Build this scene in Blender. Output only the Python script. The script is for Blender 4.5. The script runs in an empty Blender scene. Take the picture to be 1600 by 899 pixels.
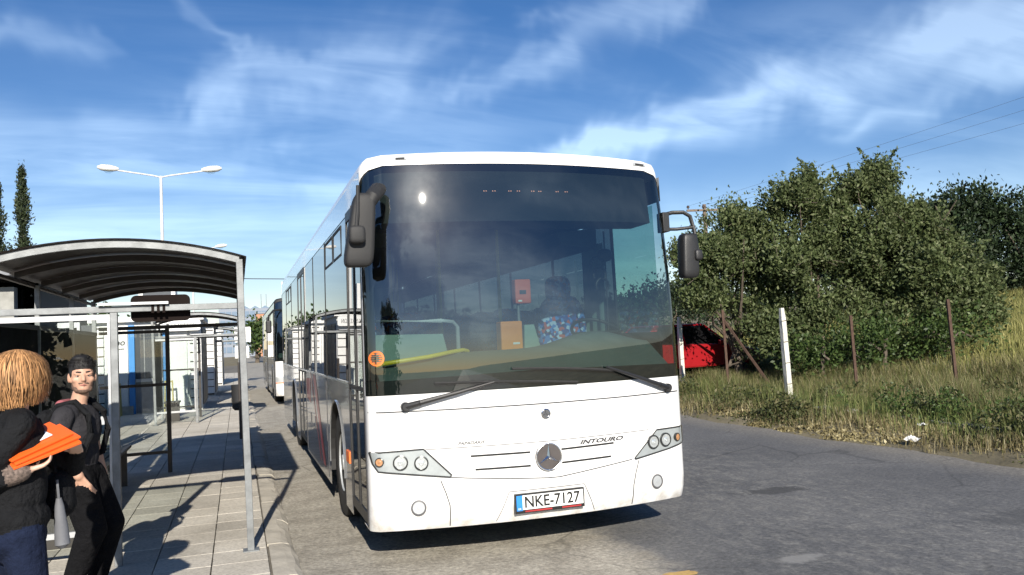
import bpy, bmesh, math, random
import numpy as np
from mathutils import Vector, Matrix
random.seed(7); rng = np.random.default_rng(7)
R = math.radians
scene = bpy.context.scene
C = scene.collection

# ---------------------------------------------------------------- camera
CAM_H = 1.63
yaw, pitch, roll = R(18.399), R(3.382), R(2.748)
fwd = Vector((math.sin(yaw)*math.cos(pitch), math.cos(yaw)*math.cos(pitch), math.sin(pitch)))
r0 = Vector((math.cos(yaw), -math.sin(yaw), 0)); u0 = r0.cross(fwd)
rv = r0*math.cos(roll) - u0*math.sin(roll); uv_ = r0*math.sin(roll) + u0*math.cos(roll)
cam_d = bpy.data.cameras.new('camera'); cam = bpy.data.objects.new('camera', cam_d); C.objects.link(cam)
m3 = Matrix((rv, uv_, -fwd)).transposed()
cam.matrix_world = Matrix.Translation((0, 0, CAM_H)) @ m3.to_4x4()
cam_d.sensor_width = 36; cam_d.lens = 1300/1600*36; cam_d.clip_start = 0.05; cam_d.clip_end = 5000
scene.camera = cam

# ---------------------------------------------------------------- sun, sky, exposure
SUN_AZ, SUN_EL = R(8.0), R(26.5)           # the sun stands behind the camera, a little to the left
sun_dir = Vector((-math.sin(SUN_AZ)*math.cos(SUN_EL), -math.cos(SUN_AZ)*math.cos(SUN_EL), math.sin(SUN_EL)))
sl = bpy.data.lights.new('sun', 'SUN'); sl.energy = 5.0; sl.angle = R(0.53); sl.color = (1.0, 0.93, 0.82)
so = bpy.data.objects.new('sun', sl); C.objects.link(so)
so.rotation_euler = (-sun_dir).to_track_quat('-Z', 'Y').to_euler(); so.location = (-10, -40, 30)

world = bpy.data.worlds.new('World'); scene.world = world; world.use_nodes = True
wt = world.node_tree; wt.nodes.clear()
def wn(t, **k):
    n = wt.nodes.new(t)
    for a, b in k.items(): setattr(n, a, b)
    return n
def wmath(op, a, b=None, c=None, clamp=False):
    n = wn('ShaderNodeMath', operation=op, use_clamp=clamp)
    for i, v in enumerate((a, b, c)):
        if v is None: continue
        if isinstance(v, (int, float)): n.inputs[i].default_value = v
        else: wt.links.new(v, n.inputs[i])
    return n.outputs[0]
sky = wn('ShaderNodeTexSky', sky_type='NISHITA', sun_disc=False)
sky.sun_elevation = SUN_EL; sky.sun_rotation = R(188); sky.altitude = 50
sky.air_density = 1.0; sky.dust_density = 0.08; sky.ozone_density = 2.2
hsv = wn('ShaderNodeHueSaturation'); hsv.inputs['Saturation'].default_value = 1.28; hsv.inputs['Value'].default_value = 1.10
tintn = wn('ShaderNodeMix', data_type='RGBA', blend_type='MULTIPLY'); tintn.inputs[0].default_value = 1.0; tintn.inputs[7].default_value = (1.0, 0.955, 1.06, 1)
wt.links.new(sky.outputs[0], tintn.inputs[6]); wt.links.new(tintn.outputs[2], hsv.inputs['Color'])
tc = wn('ShaderNodeTexCoord'); sx = wn('ShaderNodeSeparateXYZ'); wt.links.new(tc.outputs['Generated'], sx.inputs[0])
az = wmath('MULTIPLY', wmath('ARCTAN2', sx.outputs[0], sx.outputs[1]), 57.29578)
el = wmath('MULTIPLY', wmath('ARCSINE', sx.outputs[2]), 57.29578)
# streak noise lives on the cloud layer: direction projected on a high plane
zz = wmath('ADD', wmath('MAXIMUM', sx.outputs[2], 0.0), 0.20)
pu = wmath('DIVIDE', sx.outputs[0], zz); pv = wmath('DIVIDE', sx.outputs[1], zz)
cmb = wn('ShaderNodeCombineXYZ'); wt.links.new(pu, cmb.inputs[0]); wt.links.new(pv, cmb.inputs[1])
def noise(vec, scale, detail, rough, dist=0.0, rot=0.0, sc=(1, 1, 1), loc=(0, 0, 0)):
    mp = wn('ShaderNodeMapping'); mp.inputs['Rotation'].default_value = (0, 0, rot); mp.inputs['Scale'].default_value = sc; mp.inputs['Location'].default_value = loc
    wt.links.new(vec, mp.inputs['Vector'])
    n = wn('ShaderNodeTexNoise'); n.inputs['Scale'].default_value = scale; n.inputs['Detail'].default_value = detail
    n.inputs['Roughness'].default_value = rough; n.inputs['Distortion'].default_value = dist
    wt.links.new(mp.outputs[0], n.inputs['Vector']); return n.outputs['Fac']
def sstep(v, a, b):
    n = wn('ShaderNodeMapRange', interpolation_type='SMOOTHSTEP'); wt.links.new(v, n.inputs['Value'])
    n.inputs['From Min'].default_value = a; n.inputs['From Max'].default_value = b; return n.outputs[0]
fine = noise(cmb.outputs[0], 1.6, 6, 0.56, 0.9, R(-30), (0.55, 1.7, 1))
fine2 = noise(cmb.outputs[0], 5.0, 5, 0.5, 0.9, R(-38), (0.5, 1.5, 1), (3, 1, 0))
big = noise(cmb.outputs[0], 0.7, 2, 0.5, 0.5, R(10), (1, 1, 1), (5.3, 0.7, 0))
warp = wmath('MULTIPLY', wmath('SUBTRACT', noise(tc.outputs['Generated'], 7.0, 3, 0.6, 0.6), 0.5), 7.0)
warp2 = wmath('MULTIPLY', wmath('SUBTRACT', noise(tc.outputs['Generated'], 9.0, 3, 0.6, 0.6, 0, (1, 1, 1), (9, 4, 2)), 0.5), 16.0)
azw = wmath('ADD', az, warp2); elw = wmath('ADD', el, warp)
az_s = wmath('MULTIPLY', wmath('ARCTAN2', wmath('MULTIPLY', sx.outputs[0], -1.0), wmath('MULTIPLY', sx.outputs[1], -1.0)), 57.29578)   # the sunward half of the sky
azw_s = wmath('ADD', az_s, warp2)
def band(a0, e0, a1, e1, w0, w1, amp, azw=None):
    azw = azw or globals()['azw']
    L = math.hypot(a1-a0, e1-e0); dx, dy = (a1-a0)/L, (e1-e0)/L
    t = wmath('ADD', wmath('MULTIPLY', wmath('SUBTRACT', azw, a0), dx), wmath('MULTIPLY', wmath('SUBTRACT', elw, e0), dy))
    s = wmath('ADD', wmath('MULTIPLY', wmath('SUBTRACT', azw, a0), -dy), wmath('MULTIPLY', wmath('SUBTRACT', elw, e0), dx))
    tn = wmath('DIVIDE', t, L)
    w = wmath('ADD', wmath('MULTIPLY', tn, w1-w0), w0); w = wmath('MAXIMUM', w, 0.15)
    q = wmath('DIVIDE', s, w); g = wmath('EXPONENT', wmath('MULTIPLY', wmath('MULTIPLY', q, q), -1.0))
    ends = wmath('MULTIPLY', sstep(tn, -0.12, 0.12), wmath('SUBTRACT', 1.0, sstep(tn, 0.85, 1.2)))
    return wmath('MULTIPLY', wmath('MULTIPLY', g, ends), amp)
bands = [band(20, 12.0, 56, 18.2, 0.9, 3.0, 1.15), band(40, 12.0, 58, 16.5, 0.5, 1.2, 0.5),
         band(14, 16.6, 34, 22.8, 0.9, 1.6, 0.75), band(-4, 15.4, 13, 19.6, 1.2, 2.3, 0.8),
         band(-16, 19.5, -8, 18.2, 1.4, 0.6, 0.5), band(-3, 21.8, 3, 18.3, 0.5, 0.5, 0.4),
         band(-18, 13.4, 2, 12.6, 1.6, 1.6, 0.45), band(-16, 8.5, 16, 7.6, 2.8, 2.8, 0.36),
         band(6, 10.5, 24, 11.5, 1.4, 1.2, 0.35), band(22, 6.5, 60, 8.5, 2.0, 2.2, 0.35),
         band(10, 34, 11, 19, 3.0, 2.6, 1.0, azw_s), band(12, 21, -8, 6, 2.6, 3.6, 1.1, azw_s), band(2, 19, -28, 10, 4.5, 4.0, 0.95, azw_s), band(30, 30, 16, 8, 3, 3, 0.8, azw_s), band(-20, 27, -60, 20, 2.0, 3.0, 0.5, azw_s)]
acc = bands[0]
for b in bands[1:]: acc = wmath('ADD', acc, b)
tex = wmath('ADD', wmath('MULTIPLY', sstep(fine, 0.28, 0.72), 0.52), wmath('MULTIPLY', sstep(fine2, 0.30, 0.72), 0.30))
tex = wmath('ADD', tex, 0.32)
dens_view = wmath('MULTIPLY', acc, tex)
dens_all = wmath('MULTIPLY', wmath('MULTIPLY', sstep(fine, 0.33, 0.70), sstep(big, 0.34, 0.62)), 1.25)
dens = wmath('MULTIPLY', wmath('ADD', wmath('MULTIPLY', dens_view, 0.85), wmath('MULTIPLY', dens_all, 0.24)), sstep(el, 0.0, 3.0))
haze = wmath('MULTIPLY', wmath('SUBTRACT', 1.0, sstep(el, -2.0, 16.0)), 0.18)
dens = wmath('MINIMUM', wmath('ADD', dens, haze), 0.9)
mixc = wn('ShaderNodeMix', data_type='RGBA'); wt.links.new(dens, mixc.inputs[0])
cl = wn('ShaderNodeMix', data_type='RGBA', blend_type='ADD'); cl.inputs[0].default_value = 1.0; cl.inputs[6].default_value = (2.9, 3.3, 3.9, 1); sc3 = wn('ShaderNodeVectorMath', operation='SCALE'); sc3.inputs['Scale'].default_value = 1.5; wt.links.new(sky.outputs[0], sc3.inputs[0]); wt.links.new(sc3.outputs[0], cl.inputs[7])
wt.links.new(hsv.outputs[0], mixc.inputs[6]); wt.links.new(cl.outputs[2], mixc.inputs[7])
bg = wn('ShaderNodeBackground'); bg.inputs['Strength'].default_value = 0.06
wt.links.new(mixc.outputs[2], bg.inputs['Color'])
world.cycles.sampling_method = 'MANUAL'; world.cycles.sample_map_resolution = 256
wo = wn('ShaderNodeOutputWorld'); wt.links.new(bg.outputs[0], wo.inputs[0])

scene.view_settings.view_transform = 'Standard'; scene.view_settings.look = 'None'
scene.view_settings.exposure = 0.6; scene.view_settings.gamma = 1.0; scene.view_settings.use_curve_mapping = False
scene.render.engine = 'CYCLES'
scene.cycles.max_bounces = 6; scene.cycles.diffuse_bounces = 3; scene.cycles.transparent_max_bounces = 12; scene.cycles.use_denoising = True
scene.cycles.caustics_reflective = False; scene.cycles.caustics_refractive = False

# ---------------------------------------------------------------- materials
MATS = {}
def nt(name):
    m = bpy.data.materials.new(name); m.use_nodes = True
    t = m.node_tree; return m, t, t.nodes['Principled BSDF'], t.nodes['Material Output']
def add(t, typ, **k):
    n = t.nodes.new(typ)
    for a, b in k.items(): setattr(n, a, b)
    return n
def noise_fac(t, scale, detail=5, rough=0.6, dist=0.0, coord='Object', sc=(1, 1, 1)):
    tc = add(t, 'ShaderNodeTexCoord'); mp = add(t, 'ShaderNodeMapping'); mp.inputs['Scale'].default_value = sc
    t.links.new(tc.outputs[coord], mp.inputs[0]); n = add(t, 'ShaderNodeTexNoise')
    n.inputs['Scale'].default_value = scale; n.inputs['Detail'].default_value = detail
    n.inputs['Roughness'].default_value = rough; n.inputs['Distortion'].default_value = dist
    t.links.new(mp.outputs[0], n.inputs['Vector']); return n.outputs['Fac']
def ramp(t, fac, stops):
    r = add(t, 'ShaderNodeValToRGB'); e = r.color_ramp.elements
    while len(e) < len(stops): e.new(0.5)
    for x, (p, c) in zip(e, stops): x.position = p; x.color = (*c, 1) if len(c) == 3 else c
    t.links.new(fac, r.inputs[0]); return r.outputs[0]
def bump(t, p, fac, strength, dist=0.01):
    b = add(t, 'ShaderNodeBump'); b.inputs['Strength'].default_value = strength; b.inputs['Distance'].default_value = dist
    t.links.new(fac, b.inputs['Height']); t.links.new(b.outputs[0], p.inputs['Normal'])
def pm(name, col, rough=0.5, metal=0.0, var=0.12, scale=6.0, bmp=0.0, bscale=60.0, coat=0.0, spec=None, island=0.0, bdist=0.01):
    """plain procedural material: colour broken up by noise, optional fine relief"""
    m, t, p, o = nt(name)
    c = np.array(col); f = noise_fac(t, scale)
    src = ramp(t, f, [(0.3, tuple(np.clip(c*(1-var), 0, 1))), (0.7, tuple(np.clip(c*(1+var), 0, 1)))])
    if island:
        g = add(t, 'ShaderNodeNewGeometry'); mr = add(t, 'ShaderNodeMapRange'); mr.inputs[3].default_value = 1-island; mr.inputs[4].default_value = 1+island
        t.links.new(g.outputs['Random Per Island'], mr.inputs[0])
        mx = add(t, 'ShaderNodeMix', data_type='RGBA', blend_type='MULTIPLY'); mx.inputs[0].default_value = 1
        t.links.new(src, mx.inputs[6]); t.links.new(mr.outputs[0], mx.inputs[7]); src = mx.outputs[2]
    t.links.new(src, p.inputs['Base Color'])
    p.inputs['Roughness'].default_value = rough; p.inputs['Metallic'].default_value = metal
    if coat: p.inputs['Coat Weight'].default_value = coat; p.inputs['Coat Roughness'].default_value = 0.04
    if spec is not None: p.inputs['Specular IOR Level'].default_value = spec
    if bmp: bump(t, p, noise_fac(t, bscale), bmp, bdist)
    MATS[name] = m; return m
def glass(name, tint, ior=1.8, rough=0.0, refl=(1, 1, 1), dust=0.0):
    """a thin pane: tinted see-through with a Fresnel mirror on both faces"""
    m, t, p, o = nt(name); t.nodes.remove(p)
    tr = add(t, 'ShaderNodeBsdfTransparent'); tr.inputs[0].default_value = (*tint, 1)
    gl = add(t, 'ShaderNodeBsdfGlossy'); gl.inputs['Color'].default_value = (*refl, 1); gl.inputs['Roughness'].default_value = rough
    ge = add(t, 'ShaderNodeNewGeometry'); ma = add(t, 'ShaderNodeMath', operation='MULTIPLY_ADD')
    ma.inputs[1].default_value = 1/ior-ior; ma.inputs[2].default_value = ior; t.links.new(ge.outputs['Backfacing'], ma.inputs[0])
    fr = add(t, 'ShaderNodeFresnel'); t.links.new(ma.outputs[0], fr.inputs['IOR'])
    mx = add(t, 'ShaderNodeMixShader'); t.links.new(fr.outputs[0], mx.inputs[0]); t.links.new(tr.outputs[0], mx.inputs[1]); t.links.new(gl.outputs[0], mx.inputs[2])
    last = mx
    if dust:      # a film of road dust that spreads the sun into a soft glow
        g2 = add(t, 'ShaderNodeBsdfGlossy'); g2.inputs['Color'].default_value = (1, 1, 1, 1); g2.inputs['Roughness'].default_value = 0.24
        df = add(t, 'ShaderNodeBsdfDiffuse'); df.inputs[0].default_value = (0.25, 0.24, 0.2, 1); m2 = add(t, 'ShaderNodeMixShader'); m2.inputs[0].default_value = 0.45; t.links.new(g2.outputs[0], m2.inputs[1]); t.links.new(df.outputs[0], m2.inputs[2])
        nz = noise_fac(t, 3.0, 6, 0.6); mr = add(t, 'ShaderNodeMapRange'); mr.inputs[1].default_value = 0.35; mr.inputs[2].default_value = 0.7; mr.inputs[3].default_value = dust*0.4; mr.inputs[4].default_value = dust; t.links.new(nz, mr.inputs[0])
        m3 = add(t, 'ShaderNodeMixShader'); t.links.new(mr.outputs[0], m3.inputs[0]); t.links.new(mx.outputs[0], m3.inputs[1]); t.links.new(m2.outputs[0], m3.inputs[2]); last = m3
    t.links.new(last.outputs[0], o.inputs[0]); MATS[name] = m; return m
def leafmat(name, stops, rough=0.55, trans=0.3, nscale=0.6):
    m, t, p, o = nt(name)
    g = add(t, 'ShaderNodeNewGeometry'); col = ramp(t, g.outputs['Random Per Island'], stops)
    nz = noise_fac(t, nscale, 3); mr = add(t, 'ShaderNodeMapRange'); mr.inputs[1].default_value = .3; mr.inputs[2].default_value = .7; mr.inputs[3].default_value = .72; mr.inputs[4].default_value = 1.25
    t.links.new(nz, mr.inputs[0])
    mx = add(t, 'ShaderNodeMix', data_type='RGBA', blend_type='MULTIPLY'); mx.inputs[0].default_value = 1
    t.links.new(col, mx.inputs[6]); t.links.new(mr.outputs[0], mx.inputs[7]); col = mx.outputs[2]
    t.links.new(col, p.inputs['Base Color']); p.inputs['Roughness'].default_value = rough; p.inputs['Specular IOR Level'].default_value = 0.35
    tl = add(t, 'ShaderNodeBsdfTranslucent'); t.links.new(col, tl.inputs[0])
    ms = add(t, 'ShaderNodeMixShader'); ms.inputs[0].default_value = trans
    t.links.new(p.outputs[0], ms.inputs[1]); t.links.new(tl.outputs[0], ms.inputs[2]); t.links.new(ms.outputs[0], o.inputs[0])
    MATS[name] = m; return m

def bus_white():
    m, t, p, o = nt('white_paint')
    geo = add(t, 'ShaderNodeTexCoord'); sp = add(t, 'ShaderNodeSeparateXYZ'); t.links.new(geo.outputs['Object'], sp.inputs[0])
    mr = add(t, 'ShaderNodeMapRange', interpolation_type='SMOOTHSTEP'); mr.inputs[1].default_value = 0.75; mr.inputs[2].default_value = 0.22; t.links.new(sp.outputs[2], mr.inputs[0])
    nz = ramp(t, noise_fac(t, 7, 8, 0.65), [(0.40, (0, 0, 0)), (0.75, (1, 1, 1))]); ml = add(t, 'ShaderNodeMath', operation='MULTIPLY'); t.links.new(nz, ml.inputs[0]); t.links.new(mr.outputs[0], ml.inputs[1])
    sp2 = ramp(t, noise_fac(t, 120, 3, 0.6), [(0.66, (0, 0, 0)), (0.72, (1, 1, 1))]); m2 = add(t, 'ShaderNodeMath', operation='MULTIPLY_ADD', use_clamp=True); m2.inputs[1].default_value = 0.22; t.links.new(sp2, m2.inputs[0]); t.links.new(ml.outputs[0], m2.inputs[2])
    mx = add(t, 'ShaderNodeMix', data_type='RGBA'); t.links.new(m2.outputs[0], mx.inputs[0]); mx.inputs[6].default_value = (0.79, 0.79, 0.785, 1); mx.inputs[7].default_value = (0.42, 0.38, 0.32, 1)
    t.links.new(mx.outputs[2], p.inputs['Base Color']); p.inputs['Roughness'].default_value = 0.34; p.inputs['Coat Weight'].default_value = 0.5; p.inputs['Coat Roughness'].default_value = 0.06; MATS['white_paint'] = m
bus_white()
pm('dark_grey_paint', (0.07, 0.072, 0.075), 0.25, metal=0.2, coat=0.6)
pm('silver_paint', (0.34, 0.35, 0.36), 0.16, metal=0.5, var=0.06, scale=2, coat=0.8)
pm('black_plastic', (0.018, 0.018, 0.019), 0.45, var=0.2, bmp=0.15, bscale=250)
pm('grey_plastic', (0.020, 0.020, 0.021), 0.65, var=0.12, bmp=0.15, bscale=250)
pm('black_rubber', (0.02, 0.02, 0.02), 0.8, var=0.25, scale=14)
pm('black_gap', (0.01, 0.01, 0.01), 0.7)
pm('black_gloss', (0.008, 0.008, 0.009), 0.08, coat=0.5)
pm('chrome', (0.62, 0.62, 0.63), 0.14, metal=1.0, var=0.05)
pm('star_chrome', (0.75, 0.75, 0.75), 0.18, metal=1.0, var=0.05)
pm('emblem_disc', (0.13, 0.115, 0.11), 0.35, metal=0.5, var=0.15)
pm('lamp_reflector', (0.78, 0.79, 0.80), 0.22, metal=0.55, var=0.25, scale=60)
pm('lamp_silver', (0.50, 0.52, 0.53), 0.35, metal=0.35, var=0.1, scale=9)
pm('lamp_dark', (0.03, 0.03, 0.03), 0.3)
pm('amber_lens', (0.55, 0.28, 0.14), 0.25)
pm('plate_white', (0.80, 0.80, 0.78), 0.4, var=0.03)
pm('plate_blue', (0.03, 0.22, 0.62), 0.4)
pm('plate_black', (0.012, 0.012, 0.012), 0.4)
pm('red_strip', (0.35, 0.03, 0.03), 0.4)
pm('letter_dark', (0.05, 0.05, 0.055), 0.4)
pm('letter_grey', (0.10, 0.10, 0.105), 0.45)
pm('dash_green', (0.115, 0.15, 0.138), 0.6, var=0.08, bmp=0.2, bscale=300)
pm('panel_green', (0.24, 0.34, 0.30), 0.6, var=0.05)
pm('interior_grey', (0.11, 0.115, 0.12), 0.7)
pm('interior_dark', (0.014, 0.015, 0.017), 0.75)
pm('rail_yellow', (0.80, 0.60, 0.03), 0.4)
pm('validator_orange', (0.85, 0.28, 0.03), 0.4, var=0.05)
pm('validator_red', (0.62, 0.13, 0.06), 0.4, var=0.05)
pm('sticker_orange', (0.80, 0.17, 0.03), 0.5)
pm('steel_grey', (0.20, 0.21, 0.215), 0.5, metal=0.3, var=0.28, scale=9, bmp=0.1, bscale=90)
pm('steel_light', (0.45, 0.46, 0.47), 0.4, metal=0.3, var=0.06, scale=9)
pm('steel_brown_and_shaded', (0.05, 0.042, 0.038), 0.55, var=0.2, scale=9)  # brown steel, also shelter steel with the roof's shade put into its colour
pm('sign_brown', (0.014, 0.010, 0.009), 0.9, var=0.15, spec=0.1)
pm('kiosk_white', (0.74, 0.74, 0.72), 0.5, var=0.06, scale=1.5)
pm('kiosk_blue', (0.05, 0.25, 0.60), 0.45, var=0.06)
pm('kiosk_grey', (0.20, 0.21, 0.23), 0.6)
pm('dark_panel', (0.04, 0.048, 0.06), 0.4)
pm('back_panel', (0.022, 0.023, 0.025), 0.85, spec=0.05, var=0.4, scale=2.5)
pm('concrete_low', (0.30, 0.30, 0.28), 0.85, var=0.18, bmp=0.3)
pm('lamp_post_paint', (0.62, 0.62, 0.60), 0.5, var=0.06)
pm('post_white', (0.56, 0.55, 0.49), 0.85, var=0.16, scale=7, bmp=0.4, bscale=40)
pm('rust', (0.085, 0.05, 0.035), 0.85, metal=0.2, var=0.4, scale=12, bmp=0.4)
pm('wood_pole', (0.17, 0.13, 0.10), 0.85, var=0.2)
pm('insulator', (0.06, 0.04, 0.03), 0.3)
pm('car_red', (0.30, 0.012, 0.016), 0.25, var=0.06, coat=0.7)
pm('car_silver', (0.36, 0.37, 0.38), 0.3, metal=0.6)
pm('bark', (0.10, 0.08, 0.06), 0.9, var=0.35, scale=9, bmp=0.5, bscale=25)
pm('litter_white', (0.72, 0.72, 0.70), 0.7)
pm('joint_dirt', (0.15, 0.135, 0.11), 0.95, var=0.3)
pm('road_paint_yellow', (0.46, 0.30, 0.10), 0.8, var=0.25, scale=14)
pm('far_concrete', (0.24, 0.27, 0.32), 0.8)
pm('far_glass', (0.16, 0.22, 0.30), 0.25)
pm('brick_orange', (0.42, 0.22, 0.14), 0.9, var=0.1, scale=2)
pm('skin', (0.50, 0.29, 0.20), 0.5, var=0.08, scale=20)
pm('skin_pale', (0.60, 0.39, 0.29), 0.5, var=0.07, scale=20)
pm('lips', (0.38, 0.16, 0.13), 0.5)
pm('beard', (0.13, 0.078, 0.055), 0.8, var=0.4, scale=90)
pm('hair_black', (0.010, 0.009, 0.009), 0.55, var=0.3, scale=60, bmp=0.6, bscale=160)
pm('hair_under', (0.21, 0.105, 0.044), 0.8, spec=0.1)
pm('hair_blonde', (0.34, 0.18, 0.078), 0.62, var=0.25, scale=14, island=0.65, spec=0.25)
pm('eye_white', (0.36, 0.31, 0.28), 0.4)
pm('cloth_black', (0.012, 0.0125, 0.014), 0.95, spec=0.12, var=0.25, scale=12, bmp=0.9, bscale=11, bdist=0.05)
pm('cloth_charcoal', (0.032, 0.031, 0.035), 0.95, spec=0.12, var=0.2, scale=10, bmp=0.8, bscale=11, bdist=0.04)
pm('cloth_pants', (0.008, 0.008, 0.009), 0.95, spec=0.08, var=0.25, scale=10, bmp=0.9, bscale=9, bdist=0.06)
pm('denim_dark', (0.011, 0.016, 0.036), 0.95, spec=0.1, var=0.3, scale=14, bmp=0.8, bscale=12, bdist=0.04)
pm('lace', (0.12, 0.09, 0.075), 0.9, var=0.7, scale=90)
pm('shoe_red', (0.30, 0.015, 0.02), 0.6, var=0.1)
pm('sole_white', (0.55, 0.53, 0.50), 0.7)
pm('paper', (0.74, 0.74, 0.76), 0.7, var=0.03)
pm('folder_orange', (0.85, 0.13, 0.02), 0.35, var=0.1)
pm('umbrella_grey', (0.13, 0.135, 0.15), 0.7, var=0.2)
pm('pink_cloth', (0.30, 0.09, 0.10), 0.9)
glass('windshield_glass', (0.42, 0.52, 0.50), 2.1, 0.012, dust=0.004)
glass('bus_side_glass', (0.10, 0.12, 0.13), 1.9, 0.0)
glass('driver_glass', (0.40, 0.62, 0.55), 1.7, 0.0)
glass('clear_glass', (0.90, 0.93, 0.92), 1.5, 0.0)
glass('smoked_glass', (0.14, 0.15, 0.16), 1.3, 0.0)
glass('shelter_back_glass', (0.22, 0.23, 0.24), 1.12, 0.0)
glass('lamp_glass', (0.93, 0.95, 0.95), 1.5, 0.0)
leafmat('leaf_olive', [(0.0, (0.055, 0.078, 0.026)), (0.5, (0.10, 0.130, 0.048)), (0.85, (0.14, 0.17, 0.070)), (1.0, (0.20, 0.22, 0.11))], 0.6, 0.35, 0.9)
leafmat('leaf_green', [(0.0, (0.03, 0.055, 0.014)), (0.6, (0.06, 0.10, 0.026)), (1.0, (0.12, 0.17, 0.05))], 0.5, 0.3)
leafmat('leaf_dark', [(0.0, (0.010, 0.020, 0.008)), (0.6, (0.022, 0.04, 0.015)), (1.0, (0.045, 0.07, 0.028))], 0.6, 0.15)
leafmat('leaf_cypress', [(0.0, (0.016, 0.024, 0.012)), (0.6, (0.035, 0.05, 0.022)), (1.0, (0.07, 0.09, 0.04))], 0.6, 0.1)
leafmat('grass_dry', [(0.0, (0.12, 0.095, 0.045)), (0.4, (0.22, 0.185, 0.085)), (0.8, (0.33, 0.285, 0.15)), (1.0, (0.48, 0.43, 0.27))], 0.7, 0.3)
leafmat('grass_field', [(0.0, (0.15, 0.16, 0.045)), (0.5, (0.27, 0.27, 0.085)), (1.0, (0.43, 0.39, 0.16))], 0.7, 0.35)
leafmat('grass_green', [(0.0, (0.07, 0.095, 0.025)), (0.6, (0.14, 0.17, 0.05)), (1.0, (0.26, 0.27, 0.10))], 0.65, 0.35)
leafmat('weed_leaf', [(0.0, (0.04, 0.055, 0.02)), (0.6, (0.09, 0.10, 0.035)), (1.0, (0.16, 0.14, 0.07))], 0.6, 0.25)

def seat_fabric():
    m, t, p, o = nt('seat_fabric')
    tcn = add(t, 'ShaderNodeTexCoord'); v = add(t, 'ShaderNodeTexVoronoi'); v.inputs['Scale'].default_value = 34
    t.links.new(tcn.outputs['Object'], v.inputs['Vector'])
    sp = add(t, 'ShaderNodeSeparateColor'); t.links.new(v.outputs['Color'], sp.inputs[0])
    c = ramp(t, sp.outputs[0], [(0.0, (0.02, 0.05, 0.25)), (0.35, (0.06, 0.20, 0.55)), (0.6, (0.42, 0.55, 0.75)), (0.78, (0.45, 0.08, 0.06)), (0.9, (0.02, 0.03, 0.10))])
    t.nodes[-1].color_ramp.interpolation = 'CONSTANT'
    t.links.new(c, p.inputs['Base Color']); p.inputs['Roughness'].default_value = 0.9; MATS['seat_fabric'] = m
seat_fabric()

def poly_roof():
    m, t, p, o = nt('poly_roof')
    f = noise_fac(t, 2.2, 6, 0.6); c = ramp(t, f, [(0.3, (0.012, 0.010, 0.009)), (0.7, (0.05, 0.042, 0.036))])
    t.links.new(c, p.inputs['Base Color']); p.inputs['Roughness'].default_value = 0.35
    tr = add(t, 'ShaderNodeBsdfTransparent'); tr.inputs[0].default_value = (0.55, 0.50, 0.46, 1)
    tl = add(t, 'ShaderNodeBsdfTranslucent'); tl.inputs[0].default_value = (0.13, 0.10, 0.08, 1)
    m1 = add(t, 'ShaderNodeMixShader'); m1.inputs[0].default_value = 0.08; t.links.new(p.outputs[0], m1.inputs[1]); t.links.new(tr.outputs[0], m1.inputs[2])
    m2 = add(t, 'ShaderNodeMixShader'); m2.inputs[0].default_value = 0.2; t.links.new(m1.outputs[0], m2.inputs[1]); t.links.new(tl.outputs[0], m2.inputs[2])
    t.links.new(m2.outputs[0], o.inputs[0]); MATS['poly_roof'] = m
poly_roof()

def slab_mat():
    m, t, p, o = nt('paving_slab')
    oi = add(t, 'ShaderNodeObjectInfo'); g = add(t, 'ShaderNodeTexCoord')
    a = noise_fac(t, 3.5, 8, 0.65, coord='Generated'); 
    geo = add(t, 'ShaderNodeNewGeometry'); n = add(t, 'ShaderNodeTexNoise'); n.inputs['Scale'].default_value = 1.1; n.inputs['Detail'].default_value = 9; n.inputs['Roughness'].default_value = 0.65
    t.links.new(geo.outputs['Position'], n.inputs['Vector'])
    c = ramp(t, n.outputs['Fac'], [(0.28, (0.38, 0.35, 0.295)), (0.5, (0.50, 0.465, 0.40)), (0.72, (0.58, 0.545, 0.475))])
    n2 = add(t, 'ShaderNodeTexNoise'); n2.inputs['Scale'].default_value = 45; n2.inputs['Detail'].default_value = 4; t.links.new(geo.outputs['Position'], n2.inputs['Vector'])
    s2 = ramp(t, n2.outputs['Fac'], [(0.3, (0.72, 0.72, 0.72)), (0.55, (1, 1, 1)), (0.8, (1.1, 1.1, 1.1))])
    mr = add(t, 'ShaderNodeMapRange'); mr.inputs[3].default_value = 0.82; mr.inputs[4].default_value = 1.12; t.links.new(oi.outputs['Random'], mr.inputs[0])
    x1 = add(t, 'ShaderNodeMix', data_type='RGBA', blend_type='MULTIPLY'); x1.inputs[0].default_value = 1; t.links.new(c, x1.inputs[6]); t.links.new(s2, x1.inputs[7])
    x2 = add(t, 'ShaderNodeMix', data_type='RGBA', blend_type='MULTIPLY'); x2.inputs[0].default_value = 1; t.links.new(x1.outputs[2], x2.inputs[6]); t.links.new(mr.outputs[0], x2.inputs[7])
    v = add(t, 'ShaderNodeTexVoronoi'); v.inputs['Scale'].default_value = 5.5; t.links.new(geo.outputs['Position'], v.inputs['Vector'])
    sp = ramp(t, v.outputs['Distance'], [(0.035, (0.22, 0.2, 0.18)), (0.07, (1, 1, 1))])
    x3 = add(t, 'ShaderNodeMix', data_type='RGBA', blend_type='MULTIPLY'); x3.inputs[0].default_value = 0.8; t.links.new(x2.outputs[2], x3.inputs[6]); t.links.new(sp, x3.inputs[7])
    t.links.new(x3.outputs[2], p.inputs['Base Color']); p.inputs['Roughness'].default_value = 0.88
    bump(t, p, n2.outputs['Fac'], 0.25, 0.004); MATS['paving_slab'] = m
slab_mat()

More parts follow.
